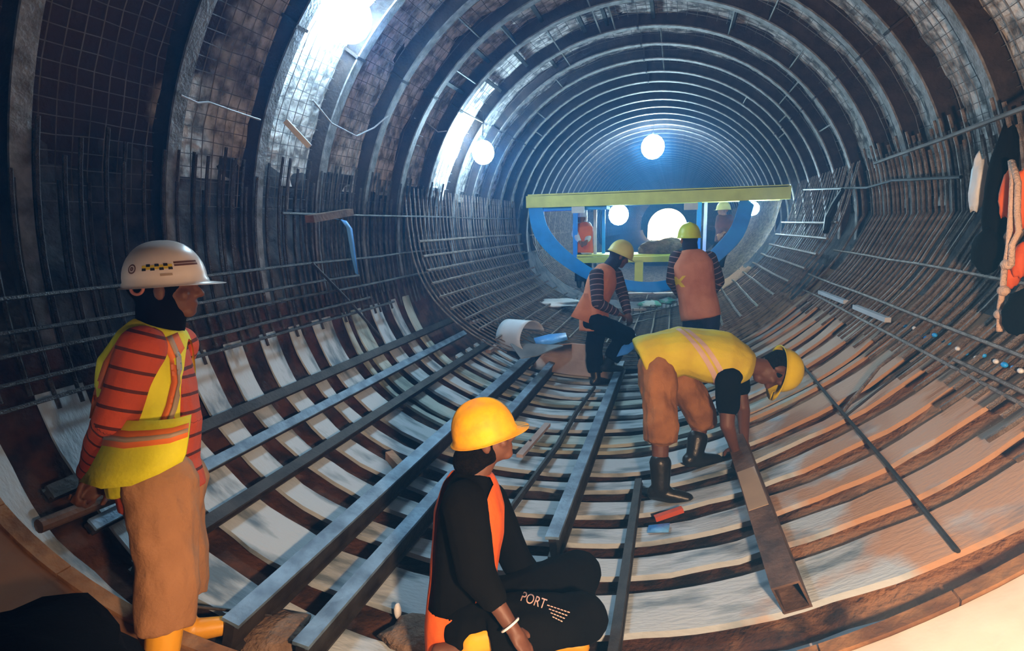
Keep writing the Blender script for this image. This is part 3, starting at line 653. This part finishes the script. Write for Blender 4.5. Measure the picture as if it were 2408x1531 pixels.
mb = MB(); ring_ = [kc+(RT*math.cos(q)+UP*math.sin(q))*.021 for q in np.linspace(0, 2*PI, 21)]; mb.tube(ring_, .0055, 6, False); mb.build('ratchet_knob', 'pinkplastic', hL, True)
fr = oL['frame']; tt, sv, fv = fr(2); vo = oL['vest']; cen = JL['chest']
def band(axis, c, w): axis = Vector(axis).normalized(); return [(c+axis*w, axis), (c-axis*w, -axis)]
front = Vector(fwL).normalized(); rgt = sv
fpl = JL['chest']+front*.125; ftop = JL['neck'].z-.10
cutout(vo, [(fpl, front)], lambda c: (c-fpl).dot(front) > 0 and c.z < ftop+.3)
def tape(path, hw, target, off, m, name, parent):     # a sewn tape lying on a garment's surface
    tree = BVHTree.FromPolygons([target.matrix_world @ v.co for v in target.data.vertices], [tuple(p.vertices) for p in target.data.polygons]); rows = [[], [], []]; last = None
    n = 4; P = [Vector(p) for p in path]; fine = [P[k].lerp(P[k+1], t/n) for k in range(len(P)-1) for t in range(n)]+[P[-1]]
    for k, p in enumerate(fine):
        t = (fine[min(k+1, len(fine)-1)]-fine[max(k-1, 0)]).normalized(); nn = Vector((-t.y, t.x))*hw
        for r_, c in zip(rows, (-1, 0, 1)):
            q = p+nn*c; d = ray(q.x, q.y).normalized(); h = tree.ray_cast(CAM, d); dist = h[3] if h[3] is not None else last
            if dist is None: dist = (at(q.x, q.y, 1.8)-CAM).length
            last = dist; r_.append(CAM+d*(dist-off))
    return MB().slab(rows, FW*.002).build(name, m, parent, True)
bpy.context.view_layer.update()
for hw, off, m_, nm in ((21, .004, 'orangetape', 'orange_tape'), (6, .007, 'greytape', 'reflective_tape')):
    tape([(398,790),(420,840),(424,900),(410,960),(388,1015)], hw, vo, off, m_, nm, pL)
tape([(292,790),(250,855),(226,930),(218,985)], 8, vo, .004, 'orangetape', 'orange_tape', pL)
# loose hem of the vest swept back under the arm
hem = [[at(x, y, D-d_) for x, y, d_ in r_] for r_ in (
    ((262,985,.20),(310,990,.225),(360,990,.235),(410,985,.225),(448,975,.19)),
    ((238,1050,.235),(292,1058,.255),(345,1052,.262),(400,1045,.25),(442,1030,.21)),
    ((208,1105,.25),(268,1112,.275),(330,1104,.28),(388,1090,.265),(436,1068,.22)),
    ((186,1133,.25),(238,1150,.28),(308,1143,.285),(372,1116,.27),(428,1086,.22)))]
MB().slab(hem, FW*.006).build('vest_hem', 'hivis', pL, True)
for a_, b_, m_, lf in ((.35, .95, 'orangetape', .004), (.56, .74, 'greytape', .006)):
    MB().slab([[hem[0][k].lerp(hem[1][k], a_)-FW*lf for k in range(5)], [hem[0][k].lerp(hem[1][k], b_)-FW*lf for k in range(5)]], FW*.002).build('orange_tape' if lf < .005 else 'reflective_tape', m_, pL, True)
# ---- the crouching man in the foreground
D = 2.0
J = dict(head=at(1142,1028,D), neck=at(1112,1118,D), chest=at(1103,1210,D), waist=at(1090,1350,D), pelvis=at(1092,1450,D), shR=at(1092,1185,D-.15), elR=at(1120,1345,D-.20), wrR=at(1205,1478,D-.26), shL=at(1150,1180,D+.17), elL=at(1215,1320,D+.2), wrL=at(1300,1405,D+.12), hipR=at(1105,1470,D-.09), hipL=at(1120,1440,D+.09), knR=at(1375,1450,D-.13), anR=at(1112,1502,D-.16), knL=at(1365,1345,D+.16), anL=at(1290,1500,D+.17))
fwK = RT*.97+FW*.12
hu = Vector((0,0,1))-Vector(RT)*.24
pK, JK, oK = person('crouching worker in black with an orange vest and a yellow helmet', J, hu, fwK+Vector((0,0,.22)), .0075, .90, .95, 0, 'skindark', 'black', .98, 1.32, 'black', 1.15, .85, 'orange', -.12, 'bootyellow', .45, curlR=.6, curlL=.6, palmR=-UP, palmL=-UP, foot=dict(R=-RT+Vector((0,0,-.9)), L=RT), wr=.005)
ttK, svK, fvK = oK['frame'](2); ck = JK['chest']
cutout(oK['vest'], [(ck+fvK*.085, fvK), (ck-fvK*.085, fvK)], lambda c: abs((c-ck).dot(fvK)) < .085 and (c-ck).dot(svK) > .02 and c.z > JK['waist'].z-.06)
hK, PK = helmet(pK, JK['head']+hu.normalized()*.022, hu, fwK+Vector((0,0,.22)), .88, 'helmyellow', .038, .014)
shell_part('hair', JK['head']-hu.normalized()*.012, hu, fwK, .88, .002, 'hair', pK, .008, .008, JK['head'].lerp(JK['neck'], .6)-fwK*.03)
for k in (1, -1):
    r_, f_, u_ = basis(hu, fwK+Vector((0,0,.22))); MB().sphere(JK['head']+(f_*.080+r_*.031*k+u_*.008)*.9, .0105, 10, 8).build('eye', 'white', pK, True)
wk = JK['wrR']+ (JK['wrR']-JK['elR']).normalized()*-.012; dk = (JK['wrR']-JK['elR']).normalized(); ok_ = dk.orthogonal().normalized(); bk = dk.cross(ok_)
MB().tube([wk+(ok_*math.cos(q)+bk*math.sin(q))*.031 for q in np.linspace(0, 2*PI, 21)], .004, 6, False).build('bracelet', 'white', pK, True)
# white lettering printed on the trouser leg
def lettering(txt, p0, p1, size, target, m, parent, name):
    cu = bpy.data.curves.new('t', 'FONT'); cu.body = txt; cu.size = 1; to = bpy.data.objects.new('t', cu); COL.objects.link(to)
    dg = bpy.context.evaluated_depsgraph_get(); dg.update(); me = bpy.data.meshes.new_from_object(to.evaluated_get(dg)); bpy.data.objects.remove(to)
    bm = bmesh.new(); bm.from_mesh(me); bmesh.ops.subdivide_edges(bm, edges=bm.edges[:], cuts=1); bm.to_mesh(me); bm.free()
    xs = [v.co.x for v in me.vertices]; w = max(xs); ux, uy = (p1[0]-p0[0])/w, (p1[1]-p0[1])/w
    tree = BVHTree.FromPolygons([target.matrix_world @ v.co for v in target.data.vertices], [tuple(p.vertices) for p in target.data.polygons])
    vx, vy = uy, -ux; L_ = math.hypot(vx, vy); vx, vy = vx/L_*size, vy/L_*size
    last = 2.0
    for v in me.vertices:
        px, py = p0[0]+v.co.x*ux+v.co.y*vx, p0[1]+v.co.x*uy+v.co.y*vy
        d = ray(px, py).normalized(); h = tree.ray_cast(CAM, d); 
        if h[3] is not None: last = h[3]
        v.co = CAM+d*(last-.004)
    return link(name, me, m, parent)
bpy.context.view_layer.update()
lettering('PORT', (1222, 1412), (1280, 1432), 34, oK['trousers'], 'pinktape', pK, 'printed_lettering')
for k in range(4): 
    lettering('-'*(7-k), (1284+4*k, 1428+9*k), (1338-6*k, 1446+9*k-2*k), 26, oK['trousers'], 'pinktape', pK, 'printed_lettering')
# ---- the man bending over the beam
J = dict(head=at(1822,868,3.2), neck=at(1760,860,3.2), chest=at(1690,838,3.22), waist=at(1602,822,3.25), pelvis=at(1548,842,3.27), shR=at(1712,895,3.06), elR=at(1710,1000,3.02), wrR=at(1727,1052,3.09), shL=at(1728,842,3.40), elL=at(1748,965,3.38), wrL=at(1750,1036,3.25), hipR=at(1545,862,3.19), hipL=at(1578,852,3.38), knR=at(1552,1010,3.11), knL=at(1650,980,3.40))
J['anR'] = fl(at(1553,1165,3.1)); J['anL'] = fl(at(1632,1105,3.38))
huN = RT*1.0-UP*.14; fwN = -UP*.97-RT*.1+FW*.05
pN, JN, oN = person('bending worker in a yellow vest and brown knee-length trousers holding the beam', J, huN, fwN, .009, 1.0, 1.0, 0, 'skindark', 'black', .55, 1.05, 'khaki2', 1.2, .20, 'hivis2', -.10, 'bootblack', .42, curlR=.45, curlL=.45, palmR=-UP-RT*.3, palmL=-UP-RT*.3, foot=dict(R=RT*.8-FW*.3, L=RT*.9+FW*.1), wr=.007)
helmet(pN, JN['head']+huN.normalized()*.03, huN, fwN, .97, 'helmlemon', .04, .006)
shell_part('hair', JN['head']-huN.normalized()*.014, huN, fwN, .97, .004, 'hair', pN, .01, .008)
ttN, svN, fvN = oN['frame'](1); vN = oN['vest']
a1, a2 = at(1625,785,3.1), at(1672,850,3.05); dv = (a2-a1).normalized(); nv = dv.cross(FW).normalized()
for c_, w in ((-.019, .013), (.019, .013)): strip(vN, band(nv, (a1+a2)/2+nv*c_, w)+[(JN['chest'], FW)], .004, 'pinktape', 'reflective_tape', pN)
# ---- the man stepping over the mat
D = 5.8
J = dict(head=at(1457,602,D), neck=at(1432,630,D), chest=at(1415,660,D), waist=at(1398,712,D), pelvis=at(1398,748,D), shR=at(1402,648,D-.16), elR=at(1405,712,D-.21), wrR=at(1450,735,D-.12), shL=at(1448,645,D+.16), elL=at(1464,692,D+.14), wrL=at(1476,735,D+.05), hipR=at(1395,758,D-.09), hipL=at(1406,756,D+.09), knR=at(1474,788,D-.1), anR=at(1428,858,D-.06), knL=at(1396,826,D+.1), anL=at(1402,890,D+.05))
huM = Vector((0,0,1))+RT*.45; fwM = RT*.9-Vector((0,0,.35))+FW*.15
pM, JM, oM = person('worker in a dark striped shirt and faded orange vest stepping with one knee raised', J, huM, fwM, .012, .98, 1.0, 0, 'skindark', 'darkstripe', 1, 1.15, 'black', 1.18, .8, 'orangepale', -.14, 'bootblack', .4, foot=dict(R=RT, L=RT*.8+FW*.3), vest_grow=.02)
helmet(pM, JM['head']+huM.normalized()*.03, huM, fwM, 1.02, 'helmcream', .04)
shell_part('hood', JM['head']-huM.normalized()*.02, huM, fwM, .98, .005, 'navy', pM, .013, .008, JM['neck'])
tail = [[at(1372+8*k, 690, D-.16+.02*k) for k in range(4)], [at(1356+16*k, 720, D-.2+.02*k) for k in range(4)], [at(1342+19*k, 744+7*k, D-.22+.02*k) for k in range(4)]]
MB().slab(tail, FW*.012).build('vest_tail', 'orangepale', pM, True)
# ---- the man standing with his back to the camera
D = 5.62
J = dict(head=at(1620,563,D), neck=at(1624,590,D), chest=at(1628,628,D), waist=at(1638,690,D), pelvis=at(1645,730,D), shR=at(1668,608,D), elR=at(1690,662,D+.05), wrR=at(1662,702,D+.18), shL=at(1592,606,D), elL=at(1580,660,D+.05), wrL=at(1600,694,D+.2), hipR=at(1665,740,D), hipL=at(1628,740,D), knR=at(1668,815,D), knL=at(1628,815,D))
J['anR'] = fl(at(1668,880,D)); J['anL'] = fl(at(1630,880,D))
fwB = FW*1.0-RT*.12
pB, JB, oB = person('worker seen from behind in a faded orange vest and navy trousers', J, Vector((0,0,1)), fwB, .012, 1.0, 1.05, 0, 'skin', 'darkstripe', 1, 1.15, 'navy', 1.15, .85, 'orangepale', -.08, 'bootblack', .4, vest_grow=.03)
hB, PB = helmet(pB, JB['head']+Vector((0,0,.035)), Vector((0,0,1)), fwB, 1.0, 'helmlime', .04)
shell_part('hood', JB['head']-Vector((0,0,.02)), Vector((0,0,1)), fwB, 1.0, .004, 'navy', pB, .013, .004, JB['neck'])
xc = at(1606, 660, D-.2)
for sgn in (1, -1):
    dv = (RT*.7+UP*sgn).normalized(); nv = dv.cross(FW).normalized()
    strip(oB['vest'], band(nv, xc, .012)+band(UP, xc, .055)+[(JB['chest'], FW)], .004, 'yellowprint', 'yellow_cross', pB)
# ---- two far workers by the form carriage
D = 9.4
J = dict(head=at(1366,512,D), neck=at(1368,526,D), chest=at(1370,540,D), waist=at(1371,568,D), pelvis=at(1371,586,D), shR=at(1356,530,D+.05), elR=at(1352,552,D-.1), wrR=at(1362,566,D-.2), shL=at(1382,530,D), elL=at(1387,552,D), wrL=at(1380,566,D-.2), hipR=at(1363,590,D), hipL=at(1379,590,D), knR=at(1362,630,D), knL=at(1380,630,D), anR=at(1362,668,D), anL=at(1380,668,D))
pF, JF, oF = person('distant worker in an orange vest standing behind the blue posts', J, Vector((0,0,1)), FW, .018, .95, 1.0, 0, 'skin', 'whitecloth', 1, 1.1, 'navy', 1.1, .85, 'orange', -.08, group='workers in the tunnel')
helmet(pF, JF['head']+Vector((0,0,.03)), Vector((0,0,1)), FW, 1.0, 'white', .04)
D = 9.9
J = dict(head=at(1701,495,D), neck=at(1704,508,D), chest=at(1705,522,D), waist=at(1702,545,D), pelvis=at(1700,562,D), shR=at(1716,512,D), elR=at(1718,532,D), wrR=at(1704,545,D-.1), shL=at(1692,512,D), elL=at(1688,532,D), wrL=at(1690,550,D-.1), hipR=at(1706,566,D), hipL=at(1694,566,D), knR=at(1698,600,D), knL=at(1682,595,D), anR=at(1690,632,D), anL=at(1668,622,D))
pG, JG, oG = person('distant worker in a maroon shirt leaning by the right wall', J, Vector((0,0,1)), -RT, .018, .90, .95, 0, 'skin', 'maroon', 1, 1.1, 'black', 1.1, .85, None)
helmet(pG, JG['head']+Vector((0,0,.03)), Vector((0,0,1)), -RT, .95, 'helmcream', .04)
# ================================================================ FORM CARRIAGE
fc = thing('form_carriage', 'blue and yellow steel form carriage spanning the tunnel', 'form carriage', (0, 9.2, .6))
YF = 9.05
MB().beam((-1.93, YF, 2.05), (2.03, YF, 2.06), .10, .19).build('front_beam', 'steelyellow', fc)
MB().beam((-1.93, YF+.9, 2.06), (2.03, YF+.9, 2.06), .10, .16).build('rear_beam', 'steelyellow', fc)
MB().box((.05, YF+.45, 2.155), (3.9, 1.0, .03)).build('deck', 'steelyellow', fc)
MB().box((-1.25, YF+.30, 1.93), (1.25, .5, .05)).build('underframe', 'steelblue', fc)
def arcpl(x0, x1, r, zc, n=26):
    aa = np.linspace(math.asin(max(-1, x0/r)), math.asin(min(1, x1/r)), n); return [(r*math.sin(a), zc-r*math.cos(a)) for a in aa]
ar = [(-1.90,2.0),(-1.87,1.72),(-1.76,1.44),(-1.45,1.12),(-.9,.78),(-.35,.63),(.2,.60),(.7,.74),(1.12,1.10),(1.42,1.45),(1.55,1.9)]
ap = catmull(ar, 4)
MB().slab([[(p.x, YF, p.y) for p in ap], [(p.x, YF+.85, p.y) for p in ap]], lambda p: (0, 0, -.02)).build('form_skin', 'steelblue', fc)
MB().slab([[(p.x, YF-.02, p.y) for p in ap], [(p.x*.88, YF-.02, p.y+.15) for p in ap]], (0, .02, 0)).build('form_flange', 'steelblue', fc)
for (px, y, w, m_) in ((1353, 9.3, .07, 'steelblue'), (1378, 9.6, .04, 'white'), (1400, 9.5, .05, 'white'), (1420, 9.7, .05, 'steelblue'), (1645, 9.4, .07, 'steelblue'), (1660, 9.5, .05, 'white')):
    p = onY(px, 480, y); MB().beam((p.x, y, 1.97), (p.x, y, .95), w, w, (0, 1, 0)).build('post', m_, fc)
p0 = onY(1355, 612, 9.15); p1 = onY(1600, 608, 9.15)
MB().beam(p0, p1, .10, .09).build('cross_beam', 'steelyellow', fc)
MB().box(((p0+p1)/2+Vector((0, .45, .06))), ((p1-p0).length, .8, .03)).build('table_plate', 'steelyellow', fc)
p = onY(1503, 612, 9.15); MB().beam(p, (p.x, 9.15, .64), .13, .10, (0, 1, 0)).build('leg', 'steelyellow', fc)
p = onY(1590, 612, 9.15); MB().beam(p, (p.x, 9.15, .68), .12, .10, (0, 1, 0)).build('leg', 'steelyellow', fc)
for px in (1360, 1625): p = onY(px, 478, 9.0); MB().box((p.x, 8.98, 1.9), (.2, .06, .10)).build('bracket', 'white', fc)
def lump(name, label, cat, c, size, m, seed=0, flat=1.0, amp=.35, group=None):
    mb = MB(); mb.sphere((0, 0, 0), 1, 18, 12); vs = []
    for v in mb.v:
        v = Vector(v); k = 1+amp*nz((v.x*1.4+seed, v.y*1.4, v.z*1.4+seed), 1.3, 3); vs.append(Vector((v.x*size[0]*k, v.y*size[1]*k, v.z*size[2]*k))+Vector(c))
    mb.v = [tuple(v) for v in vs]; return tag(mb.build(name, m, None, True), label, cat, group)
def sheet(name, label, cat, rows, m, th=(0,0,-.006)): return tag(MB().slab(rows, th).build(name, m, None, True), label, cat)
lump('rubble_heap', 'grey heap of rubble on the table of the blue carriage', 'rubble', onY(1560, 585, 9.6), (.42, .3, .16), 'rock', 3)
tag(MB().beam(onY(1530, 598, 9.4), onY(1580, 572, 9.4), .06, .03).build('plank', 'wood'), 'pale plank sloping on the heap behind the back-turned worker', 'plank')
# ================================================================ THINGS ON THE FLOOR AND WALLS
# curled pale sheet
cs = thing('curled_sheet', 'pale grey sheet curled into an open roll on the rebar mat', 'sheet', hit(1200, 830))
cc0 = at(1252, 792, 5.62); axr = (-RT*.62+FW*.70+UP*.05).normalized(); ux = (RT*.75+FW*.66).normalized(); uz = axr.cross(ux).normalized()*-1
if uz.z < 0: uz = -uz
rows = []
for k in range(6):
    rows.append([cc0+axr*(k*.075)+(ux*math.cos(a)*(.17+.012*math.sin(2*a))+uz*math.sin(a)*.165) for a in np.linspace(.35, 4.9, 24)])
MB().slab(rows, lambda p: (0, 0, -.007)).build('roll', 'sheet', cs, True)
MB().slab([[at(1200,808,5.6), at(1260,808,5.62), at(1325,812,5.65)], [at(1225,842,5.45), at(1262,836,5.48), at(1300,820,5.55)]], (0,0,-.01)).build('flap', 'sheetdark', cs)
sheet('blue_sheet', 'crumpled light blue plastic sheet beside the curled roll', 'plastic sheet', [[at(1255,795,5.9), at(1290,786,6.0), at(1330,782,6.1)], [at(1262,812,5.8), at(1300,808,5.85), at(1335,798,5.95)]], 'bluefilm')
sheet('blue_sheet', 'bright blue plastic sheet between the stepping and bending workers', 'plastic sheet', [[at(1462,815,5.6), at(1480,800,5.7), at(1495,785,5.8)], [at(1450,838,5.45), at(1475,832,5.5), at(1490,820,5.5)]], 'bluefilm')
sheet('plywood_sheet', 'dusty pink plywood sheet at the feet of the stepping worker', 'plywood', [[onZ(1292,812,.37), onZ(1345,806,.39), onZ(1402,812,.38)], [onZ(1270,838,.20), onZ(1345,845,.20), onZ(1430,852,.20)], [onZ(1248,866,.07), onZ(1340,880,.06), onZ(1452,890,.06)]], 'woodpink', (0,0,-.015))
def plank(label, a, b, w, h, m='wood', name='plank', cat='plank', up=(0,0,1)): return tag(MB().beam(a, b, w, h, up).build(name, m), label, cat)
H = lambda px, py, l=.03: hit(px, py)+Vector((0, 0, l))
pk = thing('plank', 'drilled pale plank lying right of the crouching worker', 'plank', H(1255, 1050))
MB().beam(H(1222,1088,.05), H(1288,1014,.06), .05, .025).build('board', 'woodpink', pk); q = H(1247,1056,.0705); MB().tube([q, q+Vector((0,0,.004))], .012, 10).build('bolt_hole', 'raildark', pk)
plank('short wooden block wedged on the plates left of the wide blue rail', H(915,1080,.03), H(945,1118,.05), .05, .06)
plank('short pale plank on the rebar mat left of the curled sheet', H(1110,771,.06), H(1158,753,.06), .06, .03, 'woodpink')
plank('short plank lying under the curled sheet', H(1148,833,.03), H(1176,814,.03), .06, .04, 'woodpink')
plank('small red plastic wedge by the boots of the bending worker', H(1540,1232,.03), H(1605,1210,.03), .03, .025, 'redplastic', 'plastic_wedge', 'wedge')
sheet('plastic_scrap', 'scrap of light blue plastic below the red wedge', 'plastic scrap', [[H(1525,1240,.012), H(1575,1238,.02)], [H(1522,1256,.012), H(1572,1256,.015)]], 'bluefilm')
lump('plastic_bottle', 'small clear bottle lying before the crouching worker', 'bottle', H(936,1452,.03), (.016, .018, .038), 'whitecloth', 9, amp=.1)
lump('crumpled_bag', 'white crumpled sack lying on the left rebar mat', 'sack', onZ(1312, 712, .55), (.30, .22, .06), 'whitecloth', 4)
lump('crumpled_bag', 'white and green sack on the mat behind the stepping worker', 'sack', onZ(1528, 716, .42), (.17, .14, .06), 'green', 5)
lump('crumpled_bag', 'small green and white sack beside the back-turned worker', 'sack', onZ(1570, 708, .42), (.13, .14, .05), 'green', 6)
for k, (px, py, w, d_, m_) in enumerate(((1500,690,.5,.12,'woodpink'),(1560,690,.35,.15,'woodpink'),(1490,728,.35,.1,'woodpink'))):
    c = onZ(px, py, .42); plank(('long dusty board across the mat below the blue form', 'dusty board below the blue form near the back-turned worker', 'dusty board on the mat beside the stepping worker')[k], c-RT0*w/2, c+RT0*w/2, d_, .025, m_)
gm = thing('rebar_chair', 'row of upright grey rebar chairs on the mat edge', 'rebar chair', onZ(1540, 745, .35))
for k in range(6):
    c = onZ(1478+26*k, 752-5*k, .30); MB().tube([c, c+Vector((0,0,.16)), c+Vector((.06,.02,.16)), c+Vector((.06,.02,0))], .008, 5).build('leg', 'mesh', gm)
c0, c1 = onZ(1470,745,.44), onZ(1612,716,.46); MB().tube([c0, c1], .009, 5).build('top_bar', 'mesh', gm); MB().tube([c0+Vector((0,-.05,-.1)), c1+Vector((0,-.05,-.1))], .009, 5).build('top_bar', 'mesh', gm)
# strap and board on the left wall
tag(MB().beam(onX(728,515,-1.93), onX(822,499,-1.93), .07, .05).build('plank', 'railrust'), 'short brown board hung on the left rebar curtain', 'plank')
sp_pts = [(783,514),(800,516),(814,535),(820,570),(826,605),(835,643)]; wd_ = [.055,.055,.055,.05,.04,.02]
rows = [[onX(x, y, -1.90+.03*math.sin(i)) for i, (x, y) in enumerate(sp_pts)], [onX(x, y, -1.90+.03*math.sin(i))+Vector((.01, w, -.01)) for i, ((x, y), w) in enumerate(zip(sp_pts, wd_))]]
tag(MB().slab(rows, (.006,0,0)).build('strap', 'strapblue', None, True), 'bright blue strap hanging on the left rebar curtain', 'strap')
tag(MB().beam(onY(672,285,2.75), onY(728,345,2.78), .02, .03).build('steel_bar', 'white'), 'short sloping steel bar on the left wall under the nearest lamp', 'steel bar')
# gear hung on the right wall
XR = 1.80
lump('plastic_bag', 'white plastic bag hanging on the right rebar curtain', 'plastic bag', onX(2300, 435, XR), (.03, .045, .13), 'whitecloth', 8)
lump('black_bag', 'black bag hanging on the right wall beside the white bag', 'bag', onX(2352, 440, XR), (.05, .06, .26), 'black', 12, amp=.2)
lump('black_bag', 'round dark bag hanging low on the right rebar curtain', 'bag', onX(2322, 590, XR-.02), (.05, .08, .10), 'black', 14, amp=.2)
lump('black_bag', 'black bag at the frame edge below the ropes', 'bag', onX(2398, 735, XR-.05), (.05, .05, .09), 'black', 15, amp=.2)
for k, (px, py, sx_, sz_, lb) in enumerate(((2372,455,.022,.10,'narrow orange cloth hung behind the pale ropes'),(2402,470,.02,.13,'orange cloth at the frame edge beside the pale ropes'),(2400,612,.03,.07,'orange cloth hung below the pale ropes at the frame edge'),(2378,650,.03,.05,'small red cloth at the knot of the pale ropes'))):
    lump('hanging_cloth', lb, 'cloth', onX(px, py, XR-.02-.002*k), (.03, sx_, sz_), 'orange', 20+k, amp=.25)
rp = thing('rope', 'pale ropes knotted and hanging on the right wall', 'rope', onX(2375, 560, XR-.06))
for pts in (((2377,378),(2382,420),(2378,500),(2372,580),(2366,620)), ((2380,380),(2394,430),(2392,500),(2396,545),(2380,575),(2378,625)), ((2362,630),(2358,680),(2352,720),(2350,780))):
    MB().tube([onX(x, y, XR-.07) for x, y in pts], .011, 7).build('strand', 'rope', rp, True)
for x, y in ((2368,622), (2360,684), (2352,740)): MB().sphere(onX(x, y, XR-.07), (.02, .03, .022), 10, 7).build('knot', 'rope', rp, True)
# blue plastic spacers along the foot of the right curtain
spm = MB().sphere((0,0,0), (.012, .017, .012), 9, 6).mesh('spacer', True); spm.materials.append(MT['steelblue']); spw = MB().sphere((0,0,0), (.011, .013, .011), 8, 5).mesh('spacer', True); spw.materials.append(MT['whitecloth'])
for k, (px, py) in enumerate(((2085,755),(2108,760),(2130,768),(2150,772),(2198,788),(2215,800),(2252,820),(2270,830),(2312,835),(2342,850),(2362,858),(2385,866),(2400,872),(2178,795),(2230,806),(2296,842))):
    o = bpy.data.objects.new('plastic_spacer', spm if k % 3 else spw); COL.objects.link(o); o.location = onX(px, py, 1.74+.01*(k % 3))
    tag(o, 'small blue plastic spacer at the foot of the right rebar curtain' if k % 3 else 'small white plastic spacer at the foot of the right rebar curtain', 'plastic spacer', 'blue rebar spacers' if k % 3 else 'white rebar spacers')
for pts, lb in ((((1942,700),(1985,718),(2005,726)), 'pale strip of timber along the head of the right plates'), (((2028,738),(2070,752),(2108,772)), 'longer pale timber strip along the head of the right plates')):
    MBs = MB().beam(hit(*pts[0])+Vector((-.05,0,.05)), hit(*pts[-1])+Vector((-.05,0,.05)), .035, .03); tag(MBs.build('timber_strip', 'sheet'), lb, 'timber')
# heap of mud and dark cover in the near corners
lump('dark_cover', 'dark tarpaulin heap in the near left corner', 'tarpaulin', at(60, 1590, 1.32), (.32, .2, .12), 'black', 31, amp=.25)
lump('mud_heap', 'clods of brown mud at the near end of the wide blue rail', 'mud', H(640, 1500, .02), (.16, .12, .035), 'rock', 33)
lump('mud_heap', 'low heap of brown mud beside the crouching worker', 'mud', H(985, 1500, .01), (.15, .11, .03), 'rock', 35)
# haze comes last
# dusty air
hz = bpy.data.materials.new('dusty_air'); hz.use_nodes = True; hn = hz.node_tree; hn.nodes.remove(hn.nodes['Principled BSDF'])
vs_ = hn.nodes.new('ShaderNodeVolumeScatter'); vs_.inputs['Color'].default_value = (.12,.46,1,1); vs_.inputs['Density'].default_value = .026; vs_.inputs['Anisotropy'].default_value = .3
hn.links.new(vs_.outputs[0], hn.nodes['Material Output'].inputs['Volume'])
tag(MB().box((0, 20, 2), (5.6, 44, 6)).build('tunnel_haze', hz, kind='stuff'), 'thin bluish dust haze filling the tunnel air', 'haze')
print("tris", sum(len(o.data.polygons) for o in bpy.data.objects if o.type=="MESH"))
